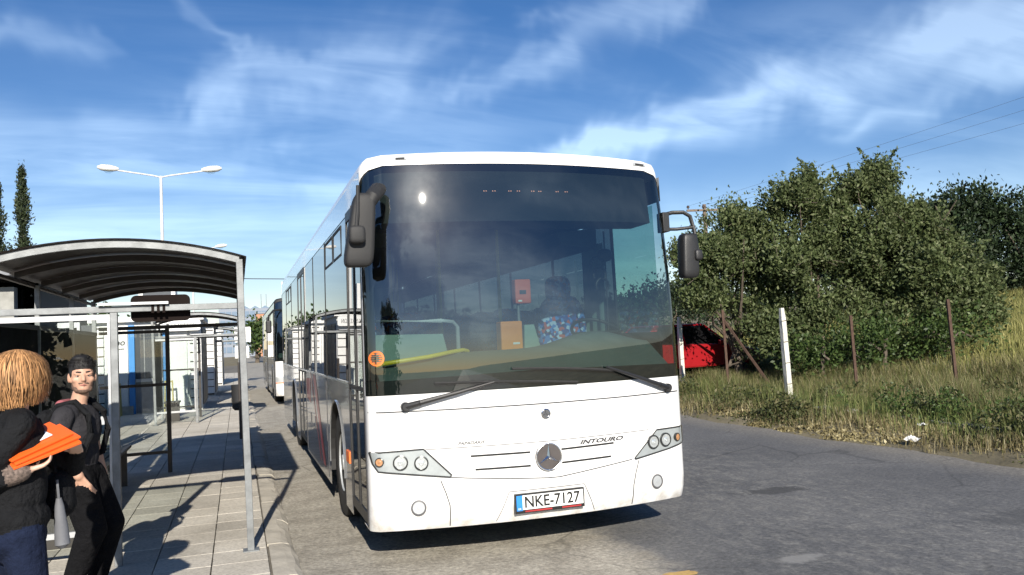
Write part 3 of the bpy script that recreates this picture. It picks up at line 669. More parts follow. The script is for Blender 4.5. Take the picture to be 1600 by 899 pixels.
def build_bus(root, detail=True):
    P = root
    # white lower front
    mb = MB(); zs = [0.262, 0.275, 0.30, 0.35, 0.45, 0.55, 0.65, 0.75, 0.85, 0.95, 1.05, 1.12, 1.18, Z_WS0]
    rows = [[PF(x, z) for x in xs_at(z)] for z in zs]
    # return lip below the bumper
    rows.insert(0, [(x, fy(x, 0.262)+0.25, 0.27) for x in xs_at(0.262)])
    for r_ in rows:   # run round the corner into the side
        r_.insert(0, (r_[0][0], 0.13, r_[0][2])); r_.append((r_[-1][0], 0.13, r_[-1][2]))
    mb.grid(rows); mb.build('front_panel', 'white_paint', P, True, angle=50)
    # windscreen
    mb = MB(); rows = []
    for k in range(19):
        t = k/18; row = []
        for x in xs_at(2.0):
            z = Z_WS0+0.004+(z_ws_top(x)-Z_WS0-0.004)*t; xx = x*half(z)/half(2.0); row.append(PF(xx, z))
        rows.append(row)
    mb.grid(rows); ws = mb.build('windscreen', 'windshield_glass', P, True, angle=60)
    # black printed border of the windscreen
    mb = MB(); rows = []
    for k in range(5):
        t = k/4; row = []
        for x in xs_at(1.3): zb = Z_WS0+0.006; row.append(PF(x, zb+(1.375-0.02*abs(x)-zb)*t, -0.006))
        rows.append(row)
    mb.grid(rows)
    for s in (-1, 1):
        rows = []
        for k in range(15):
            t = k/14; z = 1.36+(z_ws_top(s*1.2)-1.36)*t; hw = half(z)
            rows.append([PF(s*(hw-d), z, -0.006) for d in ((0.0, 0.004, 0.02, 0.045, 0.07) if s < 0 else (0.07, 0.045, 0.02, 0.004, 0.0))])
        mb.grid(rows)
    mb.build('border', 'black_gap', ws, True)
    # roof with its white front cap
    mb = MB(); rows = []; xs = xs_at(2.9)
    for t in (0.0, 0.25, 0.5, 0.75):
        rows.append([PF(x, z_ws_top(x)+0.003+(z_top(x)-0.03-z_ws_top(x))*t, 0.004) for x in xs])
    for dy, dz in ((0.012, -0.012), (0.05, -0.003), (0.15, 0.0)):
        rows.append([(x, fy(x, z_top(x)-0.03)+dy, z_top(x)+dz) for x in xs])
    for y in (1.0, 3, 6, 9, 11.7): rows.append([(x, y, z_top(x)) for x in xs])
    rows.append([(x, 11.8, z_top(x)-0.05) for x in xs])
    mb.grid(rows); roof = mb.build('roof', 'white_paint' if detail else 'grey_plastic', P, True, angle=60)
    for s, x0, x1 in ((-1, -1.02, -0.915), (1, 0.995, 1.12)):
        mm = MB(); rows = [[PF(x, z_top(x)-0.06, 0.012) for x in np.linspace(x0, x1, 6)], [PF(x, z_top(x)-0.034, 0.006) for x in np.linspace(x0, x1, 6)]]
        mm.grid(rows); mm.build('marker_light', 'lamp_silver', roof)
        mm = MB(); rows = [[PF(x, z_top(x)-0.056, 0.016) for x in np.linspace(x0+.02, x1-.02, 6)], [PF(x, z_top(x)-0.042, 0.012) for x in np.linspace(x0+.02, x1-.02, 6)]]
        mm.grid(rows); mm.build('marker_lens', 'grey_plastic', roof)
    for s in (-1, 1):
        # white corner pillar and cant rail above the windows
        mb = MB(); h0 = half(1.3); rows = []
        for z in np.linspace(Z_WS0, 2.83, 10):
            hw = half(z); yb = fy(hw, z); rows.append([(s*hw, yb-0.002, z), (s*(hw+0.003), yb+0.035, z)])
        mb.grid(rows, flip=s < 0); mb.build('corner_pillar', 'white_paint' if detail else 'black_plastic', P)
        mb = MB(); rows = []
        for y in [0.16, 1, 2, 4, 6, 8, 10, 11.75]:
            rows.append([(s*half(2.72), y, 2.72), (s*(half(2.85)), y, 2.85), (s*(half(2.9)), y, z_top(half(2.9)))])
        mb.grid(rows, flip=s > 0); mb.build('cant_rail', 'silver_paint' if detail else 'dark_grey_paint', P)
    # sides
    arches = (2.1, 8.3)
    doorsL = [(0.16, 1.02), (5.75, 7.05)]
    for s in (-1, 1):
        sp = side_panel(P, s, arches, 0.21, 1.30, 0.13, 11.75, doorsL if s < 0 else [], 'silver_paint' if detail else 'dark_grey_paint')
        # wheel housings and arch lips
        for c in arches:
            mb = MB(); rows = [[], []]
            for a in np.linspace(-0.25, math.pi+0.25, 21):
                y, z = c+0.60*math.cos(a), 0.505+0.59*math.sin(a); rows[0].append((s*HW*0.999, y, z)); rows[1].append((s*0.80, y, z))
            mb.grid(rows); mb.build('wheel_housing', 'black_gap', P)
            mb = MB(); pts = [(s*(HW+0.006), c+0.605*math.cos(a), 0.505+0.595*math.sin(a)) for a in np.linspace(-0.1, math.pi+0.1, 21)]
            mb.tube(pts, 0.007, 6); mb.build('arch_trim', 'silver_paint', sp)
            make_wheel(P, s*1.12, c, s, not detail)
        # window strip cut into panes
        edges = ([1.04, 2.85, 4.3, 5.72] + [7.08, 8.6, 10.2, 11.72]) if s < 0 else [0.30, 1.15, 2.75, 4.3, 5.8, 7.3, 8.8, 10.3, 11.72]
        for a, b in zip(edges[:-1], edges[1:]):
            if s < 0 and abs(a-5.72) < 0.01: continue
            g = 0.012; mb = MB(); x0, x1 = s*half(1.31), s*half(2.71); zA = 1.31; 
            if s > 0 and a < 0.5: zA = 1.62
            q = [(s*half(zA), a+g, zA), (s*half(zA), b-g, zA), (x1, b-g, 2.71), (x1, a+g, 2.71)]
            mb.face(q if s > 0 else q[::-1]); w_ = mb.build('side_window', 'driver_glass' if (s > 0 and a < 0.5) else 'bus_side_glass', P)
            fr = MB(); o_ = s*0.006
            fr.beam((s*half(1.3)-o_, b, 1.30), (s*half(2.72)-o_, b, 2.72), 0.02, 0.03); 
            if zA > 1.4: fr.box(min(s*half(1.4)-0.02, s*half(1.4)), max(s*half(1.4)-0.02, s*half(1.4)), a, b, 1.30, 1.615)
            fr.build('window_frame', 'black_gap', w_)
        # belt line moulding
        mb = MB(); mb.beam((s*(HW+0.006), 1.03, 1.305), (s*(HW+0.006), 11.7, 1.305), 0.012, 0.02); 
        mb.build('belt_moulding', 'chrome', sp)
    # rear
    mb = MB(); mb.face([(-HW, 11.75, 0.3), (-HW+.02, 11.8, 3.0), (HW-.02, 11.8, 3.0), (HW, 11.75, 0.3)]); mb.build('rear_panel', 'white_paint', P)
    # left doors: black frames with tall glass
    for (a, b) in doorsL:
        x = -HW-0.001; mb = MB(); xt = -half(2.74)
        def bar(y0, y1, z0, z1):
            mb.hexa([(-half(z0)-0.004, y0, z0), (-half(z0)+0.04, y0, z0), (-half(z0)+0.04, y1, z0), (-half(z0)-0.004, y1, z0), (-half(z1)-0.004, y0, z1), (-half(z1)+0.04, y0, z1), (-half(z1)+0.04, y1, z1), (-half(z1)-0.004, y1, z1)])
        zz = [0.30, 1.3, 2.0, 2.74]
        mid = (a+b)/2
        for y0, y1 in ((a, a+0.035), (mid-0.03, mid+0.03), (b-0.035, b)):
            for z0, z1 in zip(zz[:-1], zz[1:]): bar(y0, y1, z0, z1)
        for z0, z1 in ((0.30, 0.38), (2.66, 2.74), (1.27, 1.30)):
            bar(a+0.035, mid-0.03, z0, z1); bar(mid+0.03, b-0.035, z0, z1)
        d = mb.build('door', 'black_plastic', P)
        for y0, y1 in ((a+0.037, mid-0.032), (mid+0.032, b-0.037)):
            for z0, z1 in ((0.383, 1.268), (1.303, 2.658)):
                g = MB(); g.face([(-half(z0)+.004, y0, z0), (-half(z1)+.004, y0, z1), (-half(z1)+.004, y1, z1), (-half(z0)+.004, y1, z0)]); g.build('door_glass', 'bus_side_glass', d)
        hd = MB(); hd.tube([(-HW+0.03, a+0.12, 0.9), (-HW+0.05, a+0.12, 1.5)], 0.014, 8); hd.build('handle', 'rail_yellow', d)
    # underbody, floor, ceiling, interior walls
    mb = MB(); mb.box(-1.2, 1.2, 0.25, 11.7, 0.30, 0.38); mb.build('underbody', 'black_gap', P)
    mb = MB(); mb.box(-1.24, 1.24, 1.3, 11.7, 0.80, 0.86); mb.box(-1.22, 1.24, 0.35, 1.3, 0.60, 0.66); mb.build('floor', 'interior_dark', P)
    mb = MB(); mb.box(-1.2, 1.2, 0.5, 11.6, 2.80, 2.84); mb.build('ceiling', 'interior_grey', P)
    for s in (-1, 1):
        mb = MB(); mb.hexa([(s*0.85, 1.4, 2.50), (s*1.22, 1.4, 2.46), (s*1.22, 11.5, 2.46), (s*0.85, 11.5, 2.50), (s*0.80, 1.4, 2.62), (s*1.22, 1.4, 2.66), (s*1.22, 11.5, 2.66), (s*0.80, 11.5, 2.62)])
        mb.build('luggage_rack', 'interior_grey', P)
    # destination box behind the top of the windscreen
    mb = MB(); rows = []
    for z, d in ((2.53, 0.06), (2.93, 0.06)): rows.append([(x, fy(x, z)+d+0.03, z) for x in np.linspace(-1.15, 1.15, 20)])
    rows.append([(x, 0.5, 2.93) for x in np.linspace(-1.15, 1.15, 20)])
    rows.insert(0, [(x, 0.5, 2.53) for x in np.linspace(-1.15, 1.15, 20)])
    mb.grid(rows); ds = mb.build('destination_display', 'interior_dark', P, True)
    # dashboard
    def dash_top(x): return 1.475+0.055*max(0, min(1, (x+1.1)/0.7))+0.115*math.exp(-((x-0.66)/0.36)**2)
    mb = MB(); rows = []; xs = np.linspace(-1.19, 1.19, 40)
    rows.append([(x, fy(x, 1.2)+0.05, 1.20) for x in xs]); rows.append([(x, fy(x, 1.36)+0.06, 1.345) for x in xs])
    rows.append([(x, fy(x, 1.36)+0.16, 1.40) for x in xs]); rows.append([(x, fy(x, 1.4)+0.36, dash_top(x)-0.03) for x in xs])
    rows.append([(x, fy(x, 1.4)+0.42, dash_top(x)) for x in xs]); rows.append([(x, fy(x, 1.4)+0.62, dash_top(x)-0.01) for x in xs]); rows.append([(x, fy(x, 1.4)+0.66, 0.8) for x in xs])
    mb.grid(rows); dash = mb.build('dashboard', 'dash_green', P, True, angle=50)
    if not detail:
        return
    # ---- detail of the near bus
    led = MB(); r_ = random.Random(3)
    for x0 in (-0.33, -0.26, -0.13, -0.06, 0.06, 0.12, 0.27, 0.35):
        for k in range(2):
            x = x0+0.018*k; z = 2.765
            led.face([PF(x, z, -0.085), PF(x+0.008, z, -0.085), PF(x+0.008, z+0.008, -0.085), PF(x, z+0.008, -0.085)])
    lm, lt, lp, lo = nt('led_amber'); lp.inputs['Base Color'].default_value = (0.8, 0.4, 0.3, 1); lp.inputs['Emission Color'].default_value = (1, 0.3, 0.18, 1); lp.inputs['Emission Strength'].default_value = 0.7; MATS['led_amber'] = lm
    tag(led.build('display_dots', 'led_amber', ds), kind='stuff')
    # seams and grille slits
    sm = MB()
    strip_on_front(sm, [(-1.285, 1.127), (-0.7, 1.121), (0, 1.118), (0.7, 1.120), (1.285, 1.125)], 0.009)
    sm.build('bonnet_seam', 'letter_dark', P)
    sm = MB(); strip_on_front(sm, [(-0.90, 0.842), (0, 0.836), (0.91, 0.842)], 0.005); sm.build('bonnet_crease', 'letter_grey', P)
    sm = MB(); strip_on_front(sm, [(-0.735, 0.632), (-0.62, 0.618), (-0.27, 0.585), (0.0, 0.565), (0.10, 0.563), (0.27, 0.580), (0.735, 0.628)], 0.007); sm.build('bumper_seam', 'letter_dark', P)
    for s in (-1, 1):
        sm = MB(); strip_on_front(sm, [(s*0.80, 0.615), (s*0.765, 0.52), (s*0.74, 0.43), (s*0.735, 0.275)], 0.007); sm.build('bumper_joint', 'letter_dark', P)
        sm = MB(); strip_on_front(sm, [(s*0.395, 0.276), (s*0.30, 0.49)], 0.005); sm.build('plate_recess_edge', 'letter_grey', P)
        for z, xo in ((0.770, 0.575), (0.670, 0.545)):
            sm = MB(); strip_on_front(sm, [(s*0.125, z-0.004), (s*xo, z+0.002)], 0.014); sm.build('grille_slit', 'black_gap', P)
    sm = MB(); strip_on_front(sm, [(-0.30, 0.49), (0.30, 0.49)], 0.005); sm.build('plate_recess_edge', 'letter_grey', P)
    # star emblem
    em = MB(); cx, cz, rr = 0.015, 0.722, 0.103; y = fy(cx, cz)
    em.lathe((cx, y-0.002, cz), (0, -1, 0), [(rr, 0), (rr, 0.012), (rr-0.006, 0.018)], 40); emb = em.build('emblem', 'emblem_disc', P, True)
    st = MB(); st.tube([(cx+(rr-0.005)*math.cos(a), y-0.022, cz+(rr-0.005)*math.sin(a)) for a in np.linspace(0, 2*math.pi, 41)], 0.006, 8, caps=False)
    for k in range(3):
        a = math.pi/2+2*math.pi*k/3; tip = (cx+(rr-0.01)*math.cos(a), y-0.022, cz+(rr-0.01)*math.sin(a))
        for sg in (-1, 1):
            b = a+sg*math.pi/3; root_ = (cx+0.017*math.cos(b), y-0.021, cz+0.017*math.sin(b)); ctr = (cx, y-0.038, cz)
            tri = [ctr, root_, tip]; st.face(tri if sg < 0 else tri[::-1])
    st.build('star', 'star_chrome', emb)
    bd = MB(); cx2, cz2 = 0.012, 1.042; y2 = fy(cx2, cz2)
    bd.lathe((cx2, y2-0.001, cz2), (0, -1, 0), [(0.038, 0), (0.038, 0.008), (0.030, 0.012), (0.030, 0.006)], 28); bdo = bd.build('badge', 'chrome', P, True)
    bs = MB()
    for k in range(3):
        a = math.pi/2+2*math.pi*k/3
        for sg in (-1, 1):
            b = a+sg*math.pi/3; tri = [(cx2, y2-0.016, cz2), (cx2+0.006*math.cos(b), y2-0.010, cz2+0.006*math.sin(b)), (cx2+0.029*math.cos(a), y2-0.010, cz2+0.029*math.sin(a))]; bs.face(tri if sg < 0 else tri[::-1])
    bs.build('star', 'letter_grey', bdo)
    text_obj('lettering', 'INTOURO', 0.06, lambda a, b: PF(0.280+a, 0.787+b, 0.004), 'letter_dark', P, width=0.385, shear=0.35, height=0.034, bold=0.04)
    text_obj('lettering', 'PAPADAKIS', 0.04, lambda a, b: PF(-0.665+a, 0.858+b, 0.004), 'letter_grey', P, width=0.20, shear=0.3, height=0.023, bold=0.03)
    # licence plate
    px0, px1, pz0, pz1 = -0.268, 0.285, 0.327, 0.470; yp = min(fy(px0, 0.4), fy(px1, 0.4), fy(0, .4))-0.012
    fr = MB(); fr.box(px0, px1, yp-0.012, yp+0.03, pz0, pz1); plate = fr.build('licence_plate', 'plate_black', P, bevel=0.004)
    w_ = MB(); w_.face([(px0+0.012+0.045, yp-0.0145, pz0+0.026), (px1-0.012, yp-0.0145, pz0+0.026), (px1-0.012, yp-0.0145, pz1-0.012), (px0+0.057, yp-0.0145, pz1-0.012)]); w_.build('plate_face', 'plate_white', plate)
    b_ = MB(); b_.face([(px0+0.010, yp-0.0145, pz0+0.020), (px0+0.057, yp-0.0145, pz0+0.020), (px0+0.057, yp-0.0145, pz1-0.012), (px0+0.010, yp-0.0145, pz1-0.012)]); b_.build('plate_band', 'plate_blue', plate)
    for a_, b_x in ((px0+0.075, 0.02), (0.10, px1-0.03)):
        r2 = MB(); r2.face([(a_, yp-0.0145, pz0+0.008), (b_x, yp-0.0145, pz0+0.008), (b_x, yp-0.0145, pz0+0.019), (a_, yp-0.0145, pz0+0.019)]); r2.build('plate_trim', 'red_strip', plate)
    text_obj('lettering', 'NKE-7127', 0.1, lambda a, b: (px0+0.075+a, yp-0.0165, pz0+0.038+b), 'plate_black', plate, width=0.44, height=0.085, bold=0.018)
    text_obj('lettering', 'GR', 0.03, lambda a, b: (px0+0.020+a, yp-0.0165, pz0+0.028+b), 'plate_white', plate, width=0.026)
    # headlights
    for s in (-1, 1):
        poly = [(-1.286, 0.838), (-0.915, 0.848), (-0.722, 0.650), (-0.730, 0.634), (-1.235, 0.702), (-1.27, 0.76)] if s < 0 else [(1.286, 0.838), (0.985, 0.835), (0.760, 0.638), (0.768, 0.628), (1.10, 0.675), (1.283, 0.712)]
        hb = MB(); patch_on_front(hb, poly, 0.003); hl = hb.build('headlight', 'lamp_silver', P, True, angle=60)
        hr = MB(); strip_on_front(hr, poly+[poly[0]], 0.010, 0.012, n=6); hr.build('bezel', 'lamp_dark', hl)
        lamps = [(-1.222, 0.771, 0.033, 1), (-1.078, 0.760, 0.055, 0), (-0.932, 0.748, 0.052, 0)] if s < 0 else [(1.19, 0.756, 0.033, 1), (1.068, 0.748, 0.055, 0), (0.945, 0.742, 0.055, 0)]
        for (lx, lz, lr, amber) in lamps:
            nrm = Vector((s*-0.0, -1, 0)); e = 1e-3; sl_ = (fy(lx+e, lz)-fy(lx-e, lz))/(2*e); nrm = Vector((sl_, -1, 0)).normalized() if not amber else Vector((s*0.5, -1, 0)).normalized()
            c0 = Vector(PF(lx, lz, 0.004))
            rg = MB(); rg.lathe(c0, nrm, [(lr, -0.01), (lr, 0.012), (lr*0.82, 0.015), (lr*0.78, 0.004)], 28, cap1=False); ring = rg.build('lamp_ring', 'lamp_dark', hl, True)
            bw = MB(); bw.lathe(c0, nrm, [(lr*0.80, 0.010), (lr*0.66, 0.003), (lr*0.46, 0.0005), (lr*0.44, 0.009), (lr*0.22, 0.013), (lr*0.20, 0.006), (0.002, 0.014)], 24); bw.build('lamp', 'amber_lens' if amber else 'lamp_reflector', hl, True)
        cov = MB(); patch_on_front(cov, poly, 0.022); cov.build('lens_cover', 'lamp_glass', hl, True, angle=60)
    for fx in (-0.962, 0.968):
        c0 = Vector(PF(fx, 0.428, 0.0)); e = 1e-3; nrm = Vector(((fy(fx+e, .43)-fy(fx-e, .43))/(2*e), -1, 0)).normalized()
        fg = MB(); fg.lathe(c0, nrm, [(0.056, -0.01), (0.056, 0.004), (0.046, 0.006), (0.042, -0.004)], 28, cap1=False); fo = fg.build('fog_light', 'letter_grey', P, True)
        fg = MB(); fg.lathe(c0, nrm, [(0.044, 0.002), (0.03, -0.004), (0.014, 0.0), (0.010, 0.006)], 20); fg.build('lamp', 'lamp_silver', fo, True)
    # wipers
    for piv, mid_, tip, b0, b1 in (((-1.03, 1.160), (-0.93, 1.185), (-0.385, 1.303), (-0.82, 1.318), (0.28, 1.262)), ((1.115, 1.160), (1.02, 1.192), (0.535, 1.362), (0.62, 1.330), (-0.24, 1.392))):
        w1 = MB(); w1.tube([PF(*piv, 0.02), PF(*mid_, 0.045)], [0.026, 0.022], 10); w1.tube([PF(*mid_, 0.045), PF((mid_[0]+tip[0])/2, (mid_[1]+tip[1])/2, 0.05), PF(*tip, 0.035)], [0.020, 0.014, 0.009], 8)
        w1.lathe(PF(*piv, -0.01), (0, -1, 0), [(0.034, 0), (0.034, 0.045), (0.026, 0.055)], 16)
        wi = w1.build('wiper', 'black_plastic', P, True)
        bl = MB(); n = 16; pts = [PF(b0[0]+(b1[0]-b0[0])*t, b0[1]+(b1[1]-b0[1])*t+0.010*math.sin(math.pi*t), 0.022) for t in np.linspace(0, 1, n)]; bl.tube(pts, 0.011, 6); bl.build('wiper_blade', 'black_rubber', wi, True)
    # left mirror: one big hanging housing on a curved arm
    def rbox(mbx, c, sx, sy, sz, taper=0.0, tilt=0.0, e=4.0, nu=20, nv=12):
        rows = []
        for i in range(nv+1):
            v = -math.pi/2+math.pi*i/nv; row = []
            for j in range(nu+1):
                u = 2*math.pi*j/nu
                sp_ = lambda a, p: math.copysign(abs(a)**p, a)
                X = sp_(math.cos(v), 2/e)*sp_(math.cos(u), 2/e)*sx; Y = sp_(math.cos(v), 2/e)*sp_(math.sin(u), 2/e)*sy; Z = sp_(math.sin(v), 2/e)*sz
                X *= 1+taper*Z/sz; row.append((c[0]+X+tilt*Z, c[1]+Y, c[2]+Z))
            rows.append(row)
        mbx.grid(rows, flip=False)
    mh = MB(); rbox(mh, (0.850-BX, 5.87-BY, 2.430), 0.092, 0.080, 0.262, -0.16, 0.12, 6.0); mir = mh.build('mirror', 'grey_plastic', P, True, angle=45)
    ma = MB(); ma.tube([(1.03-BX, 6.06-BY, 2.76), (0.99-BX, 5.95-BY, 2.73), (0.93-BX, 5.84-BY, 2.66), (0.88-BX, 5.82-BY, 2.55)], [0.045, 0.058, 0.055, 0.03], 12); ma.build('arm', 'grey_plastic', mir, True)
    ma = MB(); ma.tube([(0.825-BX, 5.765-BY, 2.73), (0.815-BX, 5.75-BY, 2.55), (0.80-BX, 5.74-BY, 2.42)], 0.013, 8); rbox(ma, (0.805-BX, 5.755-BY, 2.385), 0.058, 0.04, 0.062, 0.0, 0.0); ma.build('blind_spot_mirror', 'grey_plastic', mir, True)
    mg = MB(); mg.face([(0.76-BX, 5.948-BY, 2.25), (0.90-BX, 5.948-BY, 2.25), (0.93-BX, 5.948-BY, 2.62), (0.79-BX, 5.948-BY, 2.62)][::-1]); mg.build('mirror_glass', 'chrome', mir)
    # right mirror: loop bracket with hanging mirror
    mh = MB(); rbox(mh, (3.632-BX, 6.17-BY, 2.240), 0.074, 0.065, 0.190, -0.05, 0.03, 6.0); mir = mh.build('mirror', 'black_plastic', P, True, angle=45)
    ma = MB(); ma.tube([(3.44-BX, 6.25-BY, 2.595), (3.52-BX, 6.20-BY, 2.612), (3.61-BX, 6.17-BY, 2.61), (3.665-BX, 6.16-BY, 2.575), (3.69-BX, 6.15-BY, 2.46), (3.705-BX, 6.14-BY, 2.30), (3.70-BX, 6.13-BY, 2.22)], 0.017, 10)
    ma.tube([(3.45-BX, 6.24-BY, 2.475), (3.55-BX, 6.19-BY, 2.47), (3.685-BX, 6.15-BY, 2.48)], 0.015, 8); ma.box(3.425-BX, 3.485-BX, 6.19-BY, 6.30-BY, 2.45, 2.615); ma.build('arm', 'black_plastic', mir, True, bevel=0.004)
    mm = MB(); rbox(mm, (3.69-BX, 6.11-BY, 2.24), 0.035, 0.03, 0.045); mm.build('arm_clamp', 'black_plastic', mir, True)
    mg = MB(); mg.face([(3.575-BX, 6.232-BY, 2.08), (3.685-BX, 6.232-BY, 2.08), (3.69-BX, 6.232-BY, 2.39), (3.58-BX, 6.232-BY, 2.39)][::-1]); mg.build('mirror_glass', 'chrome', mir)
    # side details
    for (a, b) in ((1.35, 2.0), (2.06, 2.78)):
        hp = MB(); x = -half(2.55)-0.004
        for y0, y1, z0, z1 in ((a, b, 2.42, 2.445), (a, b, 2.665, 2.69), (a, a+0.03, 2.445, 2.665), (b-0.03, b, 2.445, 2.665)): hp.box(x, x+0.01, y0, y1, z0, z1)
        hp.build('hopper_frame', 'black_gap', P)
    for (a, b) in ((8.75, 9.4), (9.46, 10.1)):
        hp = MB(); x = -half(2.55)-0.004
        for y0, y1, z0, z1 in ((a, b, 2.42, 2.445), (a, b, 2.665, 2.69), (a, a+0.03, 2.445, 2.665), (b-0.03, b, 2.445, 2.665)): hp.box(x, x+0.01, y0, y1, z0, z1)
        hp.build('hopper_frame', 'black_gap', P)
    x = -HW-0.003; pm('stripe_red', (0.45, 0.08, 0.08), 0.3, coat=0.4)
    for pts in ([(3.25, 0.32), (3.50, 0.32), (4.6, 1.29), (4.25, 1.29)], [(3.75, 0.32), (3.83, 0.32), (4.95, 1.29), (4.85, 1.29)], [(5.0, 0.9), (5.6, 0.95), (5.62, 1.2), (5.0, 1.22)]):
        rs = MB(); rs.face([(x, y, z) for y, z in pts][::-1]); rs.build('red_stripe', 'stripe_red', P)
    dn = MB(); dn.box(-HW-0.012, -HW+0.01, 1.12, 1.32, 0.62, 0.72); dn.build('side_indicator', 'sticker_orange', P, bevel=0.004)
    for y in (3.0, 4.4, 5.0): MB().box(-HW-0.008, -HW, y, y+0.02, 0.62, 0.78).build('flap_handle', 'letter_dark', P)
    for y in (1.04, 2.95, 5.72, 7.1): MB().box(-HW-0.004, -HW, y-0.005, y+0.005, 0.25, 1.29).build('panel_joint', 'letter_dark', P)
    rail = MB(); rail.box(-HW-0.006, -HW+0.004, 0.135, 0.158, 0.30, 1.25); rail.build('door_edge', 'letter_dark', P)
    # inside the windscreen
    ox, oy = BX, BY
    def L(x, y, z): return (x-ox, y-oy, z)
    v = MB(); v.box(2.112-ox, 2.306-ox, 6.70-oy, 6.84-oy, 1.50, 1.762); vd = v.build('ticket_validator', 'validator_orange', P, bevel=0.012)
    v = MB(); v.box(2.215-ox, 2.275-ox, 6.697-oy, 6.70-oy, 1.565, 1.582); v.build('validator_label', 'plate_white', vd)
    v = MB(); v.box(2.297-ox, 2.442-ox, 6.82-oy, 6.92-oy, 1.912, 2.125); vu = v.build('ticket_validator', 'validator_red', P, bevel=0.012)
    v = MB(); v.box(2.335-ox, 2.395-ox, 6.816-oy, 6.82-oy, 1.995, 2.03); v.build('validator_screen', 'lamp_dark', vu)
    v = MB(); v.box(2.32-ox, 2.355-ox, 6.817-oy, 6.82-oy, 1.93, 1.945); v.build('validator_label', 'plate_white', vu)
    v = MB(); v.tube([L(2.335, 6.87, 0.75), L(2.335, 6.87, 1.92)], 0.014, 8); v.build('pole', 'steel_grey', P, True)
    v = MB(); v.tube([L(1.0, 6.36, 1.455), L(1.05, 6.33, 1.472), L(1.2, 6.31, 1.487), L(1.4, 6.31, 1.507), L(1.6, 6.36, 1.535), L(1.70, 6.42, 1.543), L(1.76, 6.5, 1.53)], 0.017, 10); v.build('handrail', 'rail_yellow', P, True)
    v = MB(); v.tube([L(1.08, 7.1, 1.42), L(1.08, 7.1, 1.815), L(1.70, 7.1, 1.80), L(1.80, 7.1, 1.785), L(1.84, 7.1, 1.74), L(1.845, 7.1, 0.7)], 0.018, 8); v.build('grab_rail', 'steel_light', P, True)
    v = MB(); v.hexa([L(1.05, 7.16, 0.70), L(1.93, 7.16, 0.70), L(1.93, 7.22, 0.70), L(1.05, 7.22, 0.70), L(1.10, 7.16, 1.70), L(1.72, 7.16, 1.685), L(1.72, 7.22, 1.685), L(1.10, 7.22, 1.70)]); v.build('partition', 'panel_green', P)
    v = MB(); v.prism([L(2.37, 6.95, 0.8), L(2.60, 6.95, 0.8), L(2.56, 6.95, 1.50), L(2.50, 6.95, 1.73), L(2.41, 6.95, 1.73)], (0, 0.05, 0)); v.build('cash_desk', 'panel_green', P)
    # driver seat and steering wheel
    st_ = MB(); rbox(st_, L(3.045, 7.66, 1.66), 0.255, 0.10, 0.36, -0.10, 0.0, 3.2); rbox(st_, L(3.03, 7.68, 2.08), 0.13, 0.07, 0.13, 0, 0, 3.0); rbox(st_, L(3.045, 7.42, 1.30), 0.25, 0.25, 0.10, 0, 0, 4); st_.build('driver_seat', 'seat_fabric', P, True, angle=60)
    sw = MB(); c0 = Vector(L(3.13, 7.02, 1.63)); ax = Vector((0, -0.55, 0.83)).normalized(); a_ = Vector((1, 0, 0)); b_ = ax.cross(a_)
    sw.tube([c0+a_*0.23*math.cos(t)+b_*0.23*math.sin(t) for t in np.linspace(0, 2*math.pi, 33)], 0.015, 8, caps=False); sw.tube([c0-a_*0.22, c0+a_*0.22], 0.015, 6); sw.tube([c0, c0-ax*0.35], 0.03, 8); sw.build('steering_wheel', 'black_plastic', P, True)
    cw = MB(); rows = []
    for z in (1.62, 2.5):
        rows.append([L(3.39+0.015*math.sin(k*1.9), 7.35+0.05*k, z) for k in range(12)])
    cw.grid(rows); cw.build('curtain', 'panel_green', P, True)
    # fan and small bag hanging over the dash on the driver's side
    fn = MB(); 
    for k in range(3):
        cxx, czz = 3.12+0.02*k, 2.25-0.10*k; fn.tube([L(cxx+0.06*math.cos(t), 6.9, czz+0.07*math.sin(t)) for t in np.linspace(-0.5, 3.6, 10)], 0.012, 6)
    rbox(fn, L(3.20, 6.9, 2.33), 0.07, 0.05, 0.06, 0, 0, 2.4); fn.tube([L(3.2, 6.9, 2.55), L(3.2, 6.9, 1.62)], 0.008, 6); fn.build('microphone_arm', 'black_plastic', P, True)
    # passenger seats
    smb = MB(); rbox(smb, (0, 0, 0.22), 0.21, 0.21, 0.07, 0, 0, 4); rbox(smb, (0, 0.24, 0.62), 0.205, 0.06, 0.36, -0.06, 0, 4); smesh = smb.mesh('seat', ['seat_fabric'], True, 60)
    for row in range(10):
        for sx_ in (-0.98, -0.53, 0.53, 0.98):
            y = 2.0+row*0.86
            if sx_ < 0 and 5.3 < y < 7.3: continue
            o = bpy.data.objects.new('seat', smesh); C.objects.link(o); o.parent = P; o.location = (sx_, y, 0.95)
    for sx_ in (-0.30, 0.30):
        for y in (1.75, 4.4, 7.2):
            v = MB(); v.tube([(sx_, y, 0.86), (sx_, y, 2.8)], 0.017, 8); v.build('pole', 'rail_yellow', P, True)
    # round sticker
    so_ = MB(); rows = [[], []]
    for t in np.linspace(0, 2*math.pi, 29):
        for rr_, k in ((0.044, 0), (0.056, 1)): rows[k].append(PF(-1.215+rr_*math.cos(t)*0.95, 1.518+rr_*math.sin(t), 0.003))
    so_.grid(rows)
    for k in range(5):
        z = 1.518+0.016*(k-2); w2 = math.sqrt(max(0, 0.044**2-(z-1.518)**2)); so_.face([PF(-1.215-w2, z-0.004, 0.003), PF(-1.215+w2, z-0.004, 0.003), PF(-1.215+w2, z+0.004, 0.003), PF(-1.215-w2, z+0.004, 0.003)])
    so_.build('round_sticker', 'sticker_orange', ws)

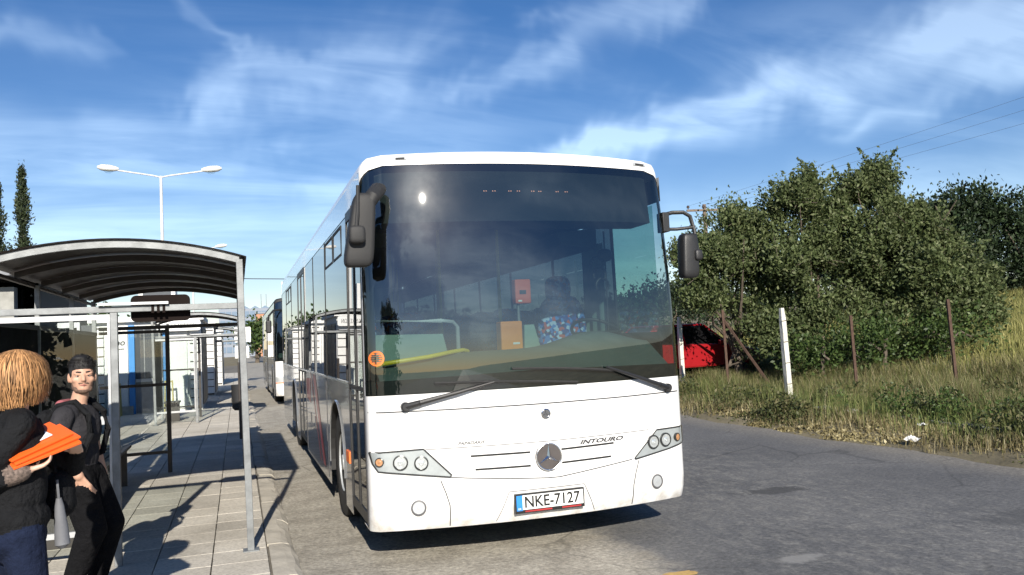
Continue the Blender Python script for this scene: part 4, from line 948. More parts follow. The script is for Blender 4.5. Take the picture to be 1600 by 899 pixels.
bus = thing('bus', 'large white single-decker bus with wide dark windscreen, plate NKE-7127, parked at the kerb', 'bus', (BX, BY, 0))
build_bus(bus, True)
bus2 = thing('bus', 'second bus parked further back, only its grey side, black mirror and white corner showing', 'bus', (2.30, 24.7, 0))
build_bus(bus2, False)
mh = MB(); mh.box(-1.52, -1.36, -0.12, 0.02, 2.06, 2.42); mo = mh.build('mirror', 'black_plastic', bus2, bevel=0.04)
MB().tube([(-1.10, -0.02, 2.72), (-1.30, -0.14, 2.70), (-1.43, -0.08, 2.55), (-1.44, -0.05, 2.40)], 0.03, 8).build('arm', 'black_plastic', mo, True)
for s in (-1, 1):
    hb = MB(); patch_on_front(hb, [(s*1.285, 0.80), (s*0.95, 0.80), (s*0.95, 0.66), (s*1.285, 0.66)], 0.004); hb.build('headlight', 'lamp_silver', bus2)
    hb = MB(); patch_on_front(hb, [(s*1.285, 0.65), (s*1.0, 0.65), (s*1.0, 0.62), (s*1.285, 0.62)], 0.004); hb.build('indicator', 'sticker_orange', bus2)

# ================================================================ BUS SHELTERS
def build_shelter(root, y_len=5.05, near=True):
    """local origin on the pavement at the kerb-side post of the near end; x runs to the left (negative), y away"""
    P = root; XL, XM = -1.80, -0.945; zc, zp = 2.29, 2.425; zb = 1.92
    def arch(x): t = (x-(XL/2))/(XL/2); return zp-(zp-zc)*t*t
    def lean(z): return -0.012*z
    for (x, y) in ((0, 0), (XL, 0), (0, y_len), (XL, y_len)):
        m_ = MB(); w = 0.026; m_.hexa([(x-w, y-w, 0), (x+w, y-w, 0), (x+w, y+w, 0), (x-w, y+w, 0), (x-w+lean(zc), y-w, zc), (x+w+lean(zc), y-w, zc), (x+w+lean(zc), y+w, zc), (x-w+lean(zc), y+w, zc)])
        m_.build('post', 'steel_grey', P, bevel=0.004)
        MB().box(x-0.06, x+0.06, y-0.06, y+0.06, 0, 0.008).build('base_plate', 'steel_grey', P)
    # arched ribs carrying the roof sheet
    nr = 6 if y_len > 3 else 3
    for k in range(nr):
        y = y_len*k/(nr-1); m_ = MB(); pts = []
        for x in np.linspace(XL, 0.0, 17): pts.append((x+lean(2.3), y, arch(x)))
        w = 0.024; rows = []
        for p in pts: rows.append([(p[0], y-w, p[2]-0.03), (p[0], y+w, p[2]-0.03), (p[0], y+w, p[2]+0.022), (p[0], y-w, p[2]+0.022), (p[0], y-w, p[2]-0.03)])
        m_.grid(rows); m_.build('roof_rib', 'steel_grey' if k in (0,) else 'steel_brown_and_shaded', P)  # ribs behind the first are coloured darker for the shade under the roof
    # roof sheets, one between each pair of ribs, running a little over the eaves
    for k in range(nr-1):
        y0, y1 = y_len*k/(nr-1)+(-0.05 if k == 0 else 0.004), y_len*(k+1)/(nr-1)+(0.05 if k == nr-2 else -0.004)
        m_ = MB(); rows = []
        for x in np.linspace(XL-0.05, 0.055, 21): rows.append([(x+lean(2.3), y, arch(x)+0.03+0.004*math.sin(k*3+y)) for y in (y0, (y0+y1)/2, y1)])
        m_.grid(rows)
        up = [[(a, b, c+0.008) for a, b, c in r_] for r_ in rows]; m_.grid(up, flip=True)
        m_.build('roof_sheet', 'poly_roof', P, True)
    # long purlins under the sheets
    for x in (0.0, XL):
        m_ = MB(); m_.beam((x+lean(2.3), 0.03, arch(x)-0.045), (x+lean(2.3), y_len-0.03, arch(x)-0.045), 0.03, 0.028); m_.build('purlin', 'steel_brown_and_shaded', P)
    # end frames: cross beam, inner post, rails and glass
    for e, y in enumerate((0.0, y_len)):
        mt = 'steel_grey' if e == 0 else 'steel_brown_and_shaded'  # far frame takes the darker copy, roof shade put into its colour
        m_ = MB(); m_.box(XL+0.028, lean(zb)-0.028, y-0.022, y+0.022, zb-0.022, zb+0.026); m_.build('cross_beam', mt, P, bevel=0.004)
        m_ = MB(); m_.box(XM-0.026, XM+0.026, y-0.024, y+0.024, 0, zb-0.023); m_.build('post', mt, P, bevel=0.004)
        rails = (0.27, zb-0.055) if e == 0 else (0.27, 1.16, zb-0.055)
        for z in rails:
            m_ = MB(); m_.box(XL+0.028, XM-0.027, y-0.018, y+0.018, z-0.02, z+0.02); m_.build('panel_rail', 'steel_light' if e == 0 else mt, P)
        if e == 0:
            m_ = MB(); m_.box(XM-0.045, XM-0.0275, y-0.02, y+0.02, 0.30, zb-0.08); m_.build('panel_stile', 'steel_light', P)
            m_ = MB(); m_.box(XM-0.10, XM-0.046, y-0.024, y+0.024, 1.06, 1.12); m_.build('glass_clamp', 'steel_light', P)
            m_ = MB(); m_.box(-1.05, -0.555, y-0.06, y+0.012, zb+0.030, zb+0.050); m_.build('light_tube', 'steel_light', P)
        gz = [(0.295, zb-0.08)] if e == 0 else [(0.295, 1.138), (1.182, zb-0.08)]
        for z0, z1 in gz:
            g = MB(); g.box(XL+0.03, XM-0.05 if e == 0 else XM-0.03, y-0.003, y+0.003, z0, z1); g.build('glass_pane', 'clear_glass', P)
    # back wall: three panes between rails
    for z in (0.27, 1.86):
        m_ = MB(); m_.box(XL-0.018, XL+0.018, 0.03, y_len-0.03, z-0.02, z+0.02); m_.build('panel_rail', 'steel_brown_and_shaded', P)
    nb = 3 if y_len > 3 else 1
    for k in range(nb):
        y0, y1 = 0.03+(y_len-0.06)*k/nb, 0.03+(y_len-0.06)*(k+1)/nb
        if k: m_ = MB(); m_.box(XL-0.02, XL+0.02, y0-0.02, y0+0.02, 0, 2.25); m_.build('post', 'steel_grey', P)
        g = MB(); g.box(XL-0.003, XL+0.003, y0+0.022, y1-0.022, 0.292, 1.838); g.build('opaque_back_pane', 'back_panel', P)  # opaque dark sheet in place of glass, so no reflection lightens it
    # bench
    for k in range(3):
        m_ = MB(); m_.box(XL+0.12+0.12*k, XL+0.22+0.12*k, 0.6, y_len-0.6, 0.43, 0.46); m_.build('bench_slat', 'steel_brown_and_shaded', P)
    for y in (0.9, y_len-0.9): m_ = MB(); m_.box(XL+0.14, XL+0.44, y-0.02, y+0.02, 0, 0.428); m_.build('bench_leg', 'steel_brown_and_shaded', P)
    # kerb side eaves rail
    m_ = MB(); m_.beam((lean(2.2), 0.028, zc-0.055), (lean(2.2), y_len-0.028, zc-0.055), 0.04, 0.05); m_.build('eaves_rail', 'steel_brown_and_shaded', P)

sh1 = thing('bus_shelter', 'nearest bus shelter with grey steel posts and dark arched roof', 'bus shelter', (0.06, 6.96, PAV), 0, 'bus shelters along the pavement')
build_shelter(sh1)
sh2 = thing('bus_shelter', 'second bus shelter, standing before the white kiosk with blue pillars', 'bus shelter', (0.06, 19.9, PAV), 0, 'bus shelters along the pavement'); build_shelter(sh2, 1.7)
sh3 = copy_tree(sh2); sh3.location = (0.06, 32.5, PAV); sh3['label'] = 'farthest bus shelter, beyond the kiosks by the small lamp post'
# sign plate clamped to the near cross beam
sg = thing('shelter_sign', 'dark brown rounded sign plate clamped to the near shelter beam, seen from behind', 'sign', (-0.56, 7.03, 1.985))
pts = []
w, h, r_ = 0.215, 0.103, 0.04
for cx, cz, a0 in ((w-r_, h-r_, 0), (-w+r_, h-r_, 90), (-w+r_, -h+r_, 180), (w-r_, -h+r_, 270)):
    for k in range(6): a = R(a0+18*k); pts.append((cx+r_*math.cos(a), 0, cz+r_*math.sin(a)))
MB().prism(pts, (0, 0.02, 0)).build('plate', 'sign_brown', sg)
for x in (-0.05, -0.01, 0.03): MB().box(x-0.010, x+0.010, -0.098, -0.001, -0.04, 0.032).build('clamp', 'sign_brown', sg)

# ================================================================ KIOSKS
def build_kiosk(root, wd=2.72, dp=3.6, text=True):
    P = root; H_ = 2.45
    MB().box(0, wd, 0.02, dp, 0.0, H_).build('body', 'kiosk_white', P)
    MB().box(-0.08, wd+0.08, -0.15, dp+0.08, H_, H_+0.12).build('roof', 'kiosk_white', P)
    for x0, x1 in ((0.02, 0.30), (wd-0.30, wd-0.02)):     # ribbed corner columns
        for k in range(9):
            MB().box(x0, x1, -0.05, 0.018, 0.10+k*0.245, 0.10+k*0.245+0.215).build('corner_block', 'kiosk_white', P, bevel=0.01)
        MB().box(x0+0.01, x1-0.01, -0.03, 0.017, 0.05, 2.32).build('corner_core', 'steel_brown_and_shaded', P)
    for x0, x1 in ((0.36, 0.88), (wd-0.88, wd-0.36)): MB().box(x0, x1, -0.03, 0.019, 0.06, 2.32).build('wall_panel', 'kiosk_white', P, bevel=0.006)
    for x0, x1 in ((0.90, 1.05), (wd-0.97, wd-0.86 - 0.02)): MB().box(x0, x1, -0.06, 0.018, 0.0, 2.36).build('pillar', 'kiosk_blue', P, bevel=0.006)
    dk = MB().box(1.06, wd-0.98, -0.02, 0.017, 0.92, 2.34).build('service_window', 'dark_panel', P)
    for k in (1, 2):
        x = 1.06+(wd-2.04)*k/3; MB().box(x-0.012, x+0.012, -0.032, -0.021, 0.94, 2.32).build('window_bar', 'steel_grey', dk)
    MB().box(1.06, wd-0.98, -0.12, 0.017, 0.84, 0.915).build('counter', 'steel_light', P)
    MB().box(1.06, wd-0.98, -0.02, 0.017, 0.02, 0.835).build('lower_panel', 'kiosk_grey', P)
    MB().box(0.45, 1.0, -0.32, -0.07, 0.0, 0.22).build('step', 'concrete_low', P)
    # dark sheets on the road side, the wall's shade put into their colour
    for k in range(4):
        y0 = 0.2+k*0.86; MB().box(wd+0.001, wd+0.03, y0, y0+0.78, 0.12, 2.25).build('side_panel', 'dark_panel', P)
    if text:
        s = MB(); sgp = []
        for cx, cz, a0 in ((0.49, 0.08, 0), (-0.49, 0.08, 90), (-0.49, -0.08, 180), (0.49, -0.08, 270)):
            for k in range(5): a = R(a0+22.5*k); sgp.append((2.17+cx+0.06*math.cos(a), -0.24, 2.30+cz+0.06*math.sin(a)))
        s.prism(sgp, (0, 0.04, 0)); so_ = s.build('sign_board', 'plate_white', P)
        text_obj('lettering', 'ΕΚΔΟΣΕΩΝ', 0.2, lambda a, b: (1.99+a, -0.244, 2.24+b), 'letter_dark', so_, width=0.62, height=0.12)
        lg = MB(); lg.box(1.72, 1.93, -0.246, -0.242, 2.29, 2.33); lg.box(1.74, 1.82, -0.246, -0.242, 2.25, 2.288); lg.box(1.86, 1.93, -0.246, -0.242, 2.332, 2.37); lg.build('logo', 'letter_dark', so_)
        text_obj('lettering', 'Gbo', 0.2, lambda a, b: (0.42+a, -0.034, 1.83+b), 'letter_dark', P, width=0.40, shear=0.2, bold=0.02)
        text_obj('lettering', 'on wheels', 0.1, lambda a, b: (0.44+a, -0.034, 1.71+b), 'letter_dark', P, width=0.36, shear=0.2, bold=0.02)
        MB().tube([(2.17, -0.20, 2.30), (2.17, -0.02, 2.30)], 0.015, 6).build('sign_bracket', 'steel_grey', P)
        # roof unit
        ru = MB().box(1.1, 2.05, 0.6, 1.5, H_+0.12, H_+1.0).build('roof_unit', 'kiosk_white', P)
        MB().box(1.22, 1.94, 0.58, 0.599, H_+0.3, H_+0.92).build('grille', 'dark_panel', ru)
kA = thing('kiosk', 'white ticket kiosk with blue pillars, dark service window and lettered sign', 'kiosk', (-3.66, 24.4, PAV), 0, 'kiosks along the pavement')
build_kiosk(kA)
kB = thing('kiosk', 'white kiosk directly behind the one with blue pillars, dark side', 'kiosk', (-3.5, 31.2, PAV), 0, 'kiosks along the pavement'); build_kiosk(kB, text=False)
kC = copy_tree(kB); kC.location = (-3.4, 40.5, PAV); kC['label'] = 'farthest white kiosk at the end of the row'
# yellow folding board leaning beside the kiosk door
for (x, y, z0, lab) in ((-3.0, 23.75, PAV, 'small yellow folding board leaning at the left kiosk panel'), (-1.75, 23.9, PAV, 'small yellow folding board under the kiosk service window')):
    fb = thing('folding_board', lab, 'sign', (x, y, z0), 0, 'yellow folding boards')
    pm('board_yellow', (0.42, 0.34, 0.12), 0.6) if 'board_yellow' not in MATS else None
    for s_, n_ in ((-1, 0), (1, 1)):
        m_ = MB()
        for q in (-0.10, 0.10): m_.beam((q, s_*0.14, 0), (q*0.9, s_*0.015, 0.85), 0.035, 0.02)
        m_.beam((-0.09, s_*0.02, 0.82), (0.09, s_*0.02, 0.82), 0.02, 0.04); m_.beam((-0.1, s_*0.10, 0.25), (0.1, s_*0.10, 0.25), 0.02, 0.04); m_.build('leg_frame', 'board_yellow', fb)
# dark glazed station building on the left
sb = thing('station_building', 'dark glazed building behind the shelter at the left edge', 'building', (-9.0, 15.2, PAV))
MB().box(0, 5.9, 0.35, 5.0, 0, 2.9).build('body', 'interior_dark', sb)
MB().box(-0.3, 6.2, -0.5, 5.2, 2.901, 3.1).build('roof', 'kiosk_grey', sb)
for k in range(7):
    x0 = 0.03+k*0.84
    MB().box(x0, x0+0.05, 0.20, 0.349, 0, 2.9).build('mullion', 'steel_grey', sb)
    MB().box(x0+0.055, x0+0.835, 0.27, 0.285, 0.5, 2.85).build('window_pane', 'smoked_glass', sb)
    MB().box(x0+0.055, x0+0.835, 0.25, 0.349, 0.02, 0.48).build('lower_panel', 'dark_panel', sb)
MB().box(5.3, 5.62, -0.05, 0.195, 0, 2.75).build('column', 'concrete_low', sb)
lw = thing('planter_wall', 'low grey concrete wall behind the two people', 'wall', (-3.9, 13.2, PAV)); MB().box(0, 1.45, 0, 0.5, 0, 0.98).build('block', 'concrete_low', lw, bevel=0.02); MB().box(-0.03, 1.48, -0.03, 0.53, 0.981, 1.06).build('coping', 'concrete_low', lw, bevel=0.01)
bp = thing('glass_screen', 'tall grey-framed glass screen left of the kiosk, behind the man', 'screen', (-2.53, 14.0, PAV))
for x in (0, 0.26): MB().box(x-0.02, x+0.02, -0.02, 0.02, 0, 2.1).build('post', 'steel_light', bp)
MB().box(0.021, 0.239, -0.02, 0.02, 2.02, 2.10).build('rail', 'steel_light', bp); MB().box(0.021, 0.239, -0.004, 0.004, 0.15, 2.015).build('glass_pane', 'smoked_glass', bp)
MB().box(0.30, 0.46, -0.02, 0.02, 0.0, 2.05).build('panel', 'dark_panel', bp)

# ================================================================ LAMP POSTS, POLES, WIRES
def build_lamp(root, h=8.55, span=2.1):
    MB().tube([(0, 0, 0), (0, 0, 0.9), (0, 0, h)], [0.10, 0.085, 0.05], 12).build('pole', 'lamp_post_paint', root, True)
    MB().lathe((0, 0, 0), (0, 0, 1), [(0.2, 0), (0.2, 0.03), (0.12, 0.10)], 16).build('base', 'lamp_post_paint', root)
    for s in (-1, 1):
        MB().tube([(0, 0, h-0.05), (s*0.3, 0, h+0.02), (s*(span-0.5), 0, h+0.22)], 0.03, 8).build('arm', 'lamp_post_paint', root, True)
        hd = MB(); hd.lathe((s*(span-0.6), 0, h+0.26), (s, 0, 0.10), [(0.05, 0), (0.10, 0.12), (0.135, 0.35), (0.12, 0.62), (0.05, 0.76)], 12); ho = hd.build('lamp_head', 'lamp_post_paint', root, True)
        hd = MB(); hd.lathe((s*(span-0.25), 0, h+0.20), (s, 0, 0.10), [(0.03, -0.16), (0.10, -0.08), (0.11, 0.08), (0.03, 0.2)], 12); hd.build('lamp_bowl', 'clear_glass', ho, True)
l1 = thing('street_lamp', 'tall double-arm street lamp rising above the near shelter roof', 'street lamp', (-2.66, 34.8, 0), R(-2), 'double-arm street lamps'); build_lamp(l1)
l2 = copy_tree(l1); l2.location = (-2.75, 60.5, 0); l2['label'] = 'distant double-arm street lamp, only its heads above the shelter roof'
up = thing('utility_pole', 'wooden utility pole with crossarm and insulators above the shrubs', 'utility pole', (28.45, 46, 2.0), R(-12))
MB().tube([(0, 0, -0.6), (0, 0, 7.45)], [0.17, 0.11], 10).build('pole', 'wood_pole', up, True)
ca = MB().box(-1.2, 1.2, -0.16, -0.05, 7.0, 7.13).build('crossarm', 'wood_pole', up)
for x in (-1.1, -0.1, 1.1): MB().lathe((x, -0.1, 7.13), (0, 0, 1), [(0.03, 0), (0.03, 0.08), (0.09, 0.10), (0.09, 0.2), (0.04, 0.26)], 10).build('insulator', 'insulator', up, True)
for k, (x0, z1) in enumerate(((-1.1, 13.6), (-0.1, 12.8), (1.1, 12.0))):
    pts = []; p0 = Vector((28.45+x0*math.cos(R(-12)), 46+x0*math.sin(R(-12))-0.1, 9.36)); p1 = Vector((40+x0*0.4, 8+x0, z1))
    for t in np.linspace(0, 1, 14): q = p0.lerp(p1, t); q.z -= 1.2*t*(1-t)*1.0; pts.append(q)
    o = MB().tube(pts, 0.006, 5).build('power_line', 'letter_grey'); tag(o, ['topmost thin power line crossing the sky to the upper right', 'middle thin power line crossing the sky to the upper right', 'lowest thin power line crossing the sky to the upper right'][k], 'power line', 'power lines from the wooden pole')
up2 = thing('utility_pole', 'tall pole outside the view at the right carrying the power lines', 'utility pole', (40, 8, 3.0)); MB().tube([(0, 0, -0.5), (0, 0, 11.2)], [0.17, 0.11], 10).build('pole', 'wood_pole', up2, True); MB().box(-0.6, 0.6, -1.3, 1.3, 9.6, 9.75).build('crossarm', 'wood_pole', up2)
up3 = thing('utility_pole', 'wooden pole behind the bus that holds the left overhead cable', 'utility pole', (15, 62, 0)); MB().tube([(0, 0, -0.3), (0, 0, 7.2)], [0.15, 0.1], 8).build('pole', 'wood_pole', up3, True)
o = MB().tube([Vector((-2.75, 60.5, 6.7)).lerp(Vector((15, 62, 6.7)), t)+Vector((0, 0, -0.9*t*(1-t))) for t in np.linspace(0, 1, 10)], 0.03, 5).build('overhead_cable', 'letter_dark'); tag(o, 'dark overhead cable between the shelter roof and the bus', 'cable')

# ================================================================ FAR BUILDING AND SIGNS
fbk = thing('office_building', 'distant pale office block with rows of blue windows and peaked roof lights', 'building', (-4.0, 209, 0))
MB().box(0, 40, 0, 30, 0, 11.4).build('body', 'far_concrete', fbk)
for r_ in range(5):
    for k in range(12):
        x0 = 0.3+k*1.35; MB().box(x0, x0+1.15, -0.12, -0.01, 1.0+r_*2.1, 2.35+r_*2.1).build('window', 'far_glass', fbk)
for k in range(7): x0 = 0.4+k*2.3; MB().prism([(x0, 0.5, 11.4), (x0+2.1, 0.5, 11.4), (x0+1.0, 0.5, 12.05)], (0, 20, 0)).build('roof_light', 'far_glass', fbk)
for x in (9.4, 10.6): MB().tube([(x+0.5, 6, 11.4), (x+0.5, 6, 15.2)], 0.08, 5).build('mast', 'steel_grey', fbk)
fb2 = thing('brick_building', 'small orange brick block in front of the distant office', 'building', (4.1, 190, 0)); MB().box(0, 9, 0, 8, 0, 9.3).build('wall', 'brick_orange', fb2); MB().box(-0.2, 9.2, -0.2, 8.2, 9.301, 9.6).build('roof', 'far_concrete', fb2)
for k in range(3): MB().box(1.0+k*2.6, 2.2+k*2.6, -0.08, -0.01, 5.6, 7.4).build('window', 'far_glass', fb2)
rsn = thing('road_sign', 'small white double sign board on a pole far down the kerb', 'sign', (0.10, 44, PAV))
MB().tube([(0, 0, 0), (0, 0, 2.7)], 0.03, 8).build('pole', 'steel_grey', rsn, True)
MB().box(-0.22, 0.55, -0.035, -0.031+0.0, 1.95, 2.7).build('sign_board', 'plate_white', rsn); MB().box(-0.22, 0.45, -0.035, -0.031, 1.15, 1.75).build('sign_board', 'plate_white', rsn)
bn = thing('litter_bin', 'grey litter bin on a post by the kerb beyond the shelter', 'litter bin', (0.02, 15.6, PAV)); MB().tube([(0, 0, 0), (0, 0, 1.35)], 0.025, 8).build('post', 'steel_brown_and_shaded', bn, True); MB().lathe((0.0, 0.16, 0.5), (0, 0, 1), [(0.10, 0), (0.14, 0.05), (0.15, 0.42), (0.155, 0.45)], 14).build('bucket', 'grey_plastic', bn, True)

# ================================================================ FENCE POSTS
fence_lab = 'old fence posts along the verge'
def conc_post(x, y, h, lab, lean=0.0):
    p = thing('fence_post', lab, 'fence post', (x, y, terrain(x, y)-0.15), 0, fence_lab); p.rotation_euler = (0, lean, 0)
    w = 0.053; m_ = MB(); n = 8; rows = []
    for k in range(n+1):
        z = (h+0.15)*k/n; j = 0.004; ww = w*(1-0.12*k/n) if k < n else w*0.6; rows.append([(sx*ww+random.uniform(-j, j), sy*ww+random.uniform(-j, j), z) for sx, sy in ((-1, -1), (1, -1), (1, 1), (-1, 1), (-1, -1))])
        rows[-1][4] = rows[-1][0]
    m_.grid(rows, flip=True); m_.face(rows[-1][:4]); m_.build('shaft', 'post_white', p)
    for z in (0.5, 0.9, 1.3, 1.7): MB().tube([(-w-0.004, -w-0.004, z), (w+0.004, -w-0.004, z+0.01)], 0.005, 5).build('tie_wire', 'rust', p)
conc_post(9.95, 13.5, 1.80, 'pale concrete fence post standing clear in the dry grass, right of the rusty brace', R(-1.5))
conc_post(10.92, 19.2, 1.85, 'pale concrete fence post just beside the bus, before the red car', R(0))
def rust_post(x, y, h, lab, lean=0.0, brace=None):
    p = thing('fence_post', lab, 'fence post', (x, y, terrain(x, y)-0.1), 0, fence_lab); p.rotation_euler = (0, lean, 0)
    m_ = MB(); m_.box(-0.03, 0.03, -0.006, 0.006, 0, h+0.1); m_.box(-0.006, 0.006, 0.0061, 0.05, 0, h+0.1); m_.build('angle_iron', 'rust', p)
    if brace: MB().beam((0, 0.06, h*0.97), (brace[0], brace[1], 0.05), 0.045, 0.045).build('brace', 'rust', p)
rust_post(10.55, 16.5, 1.9, 'rusty iron fence post with a slanting brace', R(-1), (0.62, -0.95))
rust_post(11.36, 13.3, 1.65, 'thin rusty iron fence post in front of the big shrub', R(-1))
rust_post(12.07, 11.6, 1.75, 'rusty iron fence post leaning at the far right of the verge', R(-2))

# ================================================================ PARKED CARS
def build_car(root, paint):
    """hatchback, local x across, y along, front at -y"""
    P = root; prof = [(-2.0, 0.35), (-2.02, 0.55), (-1.95, 0.75), (-1.05, 0.93), (-0.35, 1.42), (0.2, 1.49), (1.2, 1.44), (1.75, 1.0), (1.9, 0.9), (1.95, 0.5), (1.9, 0.32)]
    low = [(-2.0, 0.35), (-2.02, 0.55), (-1.95, 0.75), (-1.05, 0.93), (1.75, 1.0), (1.9, 0.9), (1.95, 0.5), (1.9, 0.32)]
    m_ = MB(); m_.prism([(-0.82, y, z) for y, z in low], (1.64, 0, 0)); m_.build('body', paint, P, bevel=0.05)
    m_ = MB(); b = [(-0.78, -1.05, 0.90), (0.78, -1.05, 0.90), (0.78, 1.72, 0.97), (-0.78, 1.72, 0.97), (-0.60, -0.32, 1.45), (0.60, -0.32, 1.45), (0.60, 1.2, 1.45), (-0.60, 1.2, 1.45)]; m_.hexa(b); m_.build('cabin', 'black_gloss', P, bevel=0.03)
    m_ = MB(); m_.box(-0.60, 0.60, -0.34, 1.22, 1.43, 1.50); m_.build('roof', paint, P, bevel=0.03)
    for s in (-1, 1):
        for y0, y1, yt0, yt1 in ((-1.06, -0.98, -0.36, -0.28), (0.35, 0.45, 0.40, 0.48), (1.5, 1.74, 1.05, 1.22)):
            m_ = MB(); m_.hexa([(s*0.785-0.02, y0, 0.92), (s*0.785+0.02, y0, 0.92), (s*0.785+0.02, y1, 0.94), (s*0.785-0.02, y1, 0.94), (s*0.605-0.02, yt0, 1.47), (s*0.605+0.02, yt0, 1.47), (s*0.605+0.02, yt1, 1.47), (s*0.605-0.02, yt1, 1.47)]); m_.build('pillar', paint, P)
        m_ = MB(); m_.lathe((s*0.62, -1.98, 0.66), (0, -1, 0.1), [(0.14, 0), (0.13, 0.04), (0.03, 0.06)], 14); m_.build('headlight', 'chrome', P, True)
        for y in (-1.25, 1.25):
            w_ = MB(); w_.lathe((s*0.72, y, 0.30), (s, 0, 0), [(0.2, -0.1), (0.30, -0.09), (0.30, 0.09), (0.19, 0.11)], 20); wo_ = w_.build('wheel', 'black_rubber', P, True)
            MB().lathe((s*0.72, y, 0.30), (s, 0, 0), [(0.19, 0.105), (0.12, 0.09), (0.03, 0.115)], 16).build('rim', 'lamp_silver', wo_, True)
        MB().box(s*0.83-0.06, s*0.83+0.06, -0.78, -0.66, 0.92, 1.04).build('door_mirror', paint, P, bevel=0.02)
    MB().box(-0.4, 0.4, -2.05, -2.021, 0.5, 0.62).build('grille', 'black_gap', P)
car = thing('car', 'red parked car half hidden behind the shrubs and fence post', 'car', (11.55, 20.3, terrain(11.55, 20.3)+0.12), R(94)); build_car(car, 'car_red')

# ================================================================ VEGETATION
def unit(a): return a/np.maximum(np.linalg.norm(a, axis=1, keepdims=True), 1e-9)
def leaf_quads(P, length, aspect, out=None, outw=0.6, g=rng):
    n = len(P); d = unit(g.normal(size=(n, 3)))
    if out is not None: d = unit(d+out*outw)
    e = unit(np.cross(d, unit(g.normal(size=(n, 3))))); l = length*g.uniform(0.6, 1.35, (n, 1)); w = l*aspect
    V = np.stack([P-d*l/2, P+e*w/2+d*l*0.05, P+d*l/2, P-e*w/2+d*l*0.05], axis=1).reshape(-1, 3)
    F = np.arange(4*n).reshape(n, 4); return V, F
def crown_points(blobs, per_clump, sigma, g=rng, shell=(0.55, 1.05), flat=1.0):
    """leaf clumps spread over ellipsoid blobs (cx,cy,cz,rx,ry,rz,clumps)"""
    P, O = [], []
    for (cx, cy, cz, rx, ry, rz, nc) in blobs:
        d = unit(g.normal(size=(nc, 3))); d[:, 2] = np.where(d[:, 2] < -0.55, -d[:, 2], d[:, 2])
        rad = g.uniform(shell[0], shell[1], (nc, 1))**0.7
        lump = 0.86+0.22*np.sin(d[:, :1]*5.1+cx*3)*np.sin(d[:, 1:2]*4.7+cy*2)+0.12*np.sin(d[:, 2:]*9.0+cz*5+d[:, :1]*6)
        c = np.array([cx, cy, cz])+d*rad*lump*np.array([rx, ry, rz])
        hol = np.sin(c[:, 0]*3.9+1.3*c[:, 2])*np.sin(c[:, 1]*3.1+0.4)+np.sin(c[:, 2]*4.6+c[:, 0]*1.7); c, d = c[hol > -0.68], d[hol > -0.68]; nc = len(c)
        q = np.repeat(c, per_clump, axis=0); dd = np.repeat(d, per_clump, axis=0)
        off = g.normal(size=q.shape)*sigma*np.repeat(g.uniform(0.45, 1.5, (nc, 1)), per_clump, axis=0); off[:, 2] *= flat
        P.append(q+off); O.append(dd)
    return np.concatenate(P), np.concatenate(O)
def limbs(mb, base, blobs, r0, g, extra=2):
    for (cx, cy, cz, rx, ry, rz, nc) in blobs:
        for k in range(extra):
            tip = np.array([cx, cy, cz])+g.normal(size=3)*np.array([rx, ry, rz])*0.45
            b = np.array(base)+np.array([g.normal()*0.08, g.normal()*0.08, 0]); m = (b+tip)/2+g.normal(size=3)*np.array([0.25, 0.25, 0.1])
            mb.tube([b, b*0.6+m*0.4+np.array([0, 0, 0.2]), m, tip], [r0, r0*0.75, r0*0.5, r0*0.15], 6)
def tree(name, label, cat, base, blobs, leafsize, aspect, mat, per_clump=34, sigma=0.2, r0=0.10, group=None, seed=1, sprigs=0, shell=(0.55, 1.05), extra=2):
    g = np.random.default_rng(seed); root = thing(name, label, cat, base, 0, group); b = np.array(base)
    bl = [(x-b[0], y-b[1], z-b[2], rx, ry, rz, n) for x, y, z, rx, ry, rz, n in blobs]
    tm = MB(); tm.tube([(0, 0, -0.3), (0.03, 0.02, 0.35), (0.08, 0.0, 0.9)], [r0*1.6, r0*1.2, r0], 8); limbs(tm, (0.05, 0.0, 0.6), bl, r0*0.8, g, extra); tm.build('trunk', 'bark', root, True)
    P, O = crown_points(bl, per_clump, sigma, g, shell)
    if sprigs:      # loose leafy shoots that stand out of the rounded mass
        pk = P[g.choice(len(P), sprigs)]; dr = unit(g.normal(size=(sprigs, 3))*np.array([1, 1, 0.5])+np.array([0, 0, 0.9])); top = pk[:, 2] > np.percentile(P[:, 2], 35); pk, dr = pk[top], dr[top]; ns = len(pk)
        tt = g.uniform(0.0, 1.0, (ns, 46))**0.8; ln = g.uniform(0.25, 0.62, (ns, 1, 1)); q = (pk[:, None, :]+dr[:, None, :]*tt[..., None]*ln+g.normal(size=(ns, 46, 3))*0.055*(1.15-tt[..., None])).reshape(-1, 3)
        P = np.concatenate([P, q]); O = np.concatenate([O, np.repeat(dr, 46, axis=0)])
        sm_ = MB()
        for a_, d_ in zip(pk, dr): sm_.tube([a_-d_*0.3, a_+d_*0.35], [0.008, 0.003], 4)
        tag(sm_.build('twigs', 'bark', root), kind='stuff')
    keep = P[:, 2] > 0.02; P, O = P[keep], O[keep]
    V, F = leaf_quads(P, leafsize, aspect, O+np.array([0, 0, 0.5]), 0.7, g); npmesh('crown', V, F, mat, root)
    return root
T = terrain
shrub_group = 'big shrubs behind the fence'
tree('shrub', 'grey-green shrub nearest the bus, hanging over the red car', 'shrub', (12.2, 18.6, T(12.2, 18.6)),
     [(11.4, 18.2, 3.05, 1.0, 1.1, 0.95, 180), (12.3, 18.6, 3.7, 1.05, 1.2, 1.05, 225), (12.6, 18.3, 2.3, 1.0, 1.0, 1.2, 180), (11.0, 18.9, 3.3, 0.6, 0.7, 0.5, 60), (10.9, 18.0, 2.35, 0.55, 0.6, 0.5, 60), (12.4, 17.6, 1.2, 0.9, 0.8, 0.8, 120)], 0.10, 0.5, 'leaf_olive', 62, 0.13, 0.09, shrub_group, 11, 130)
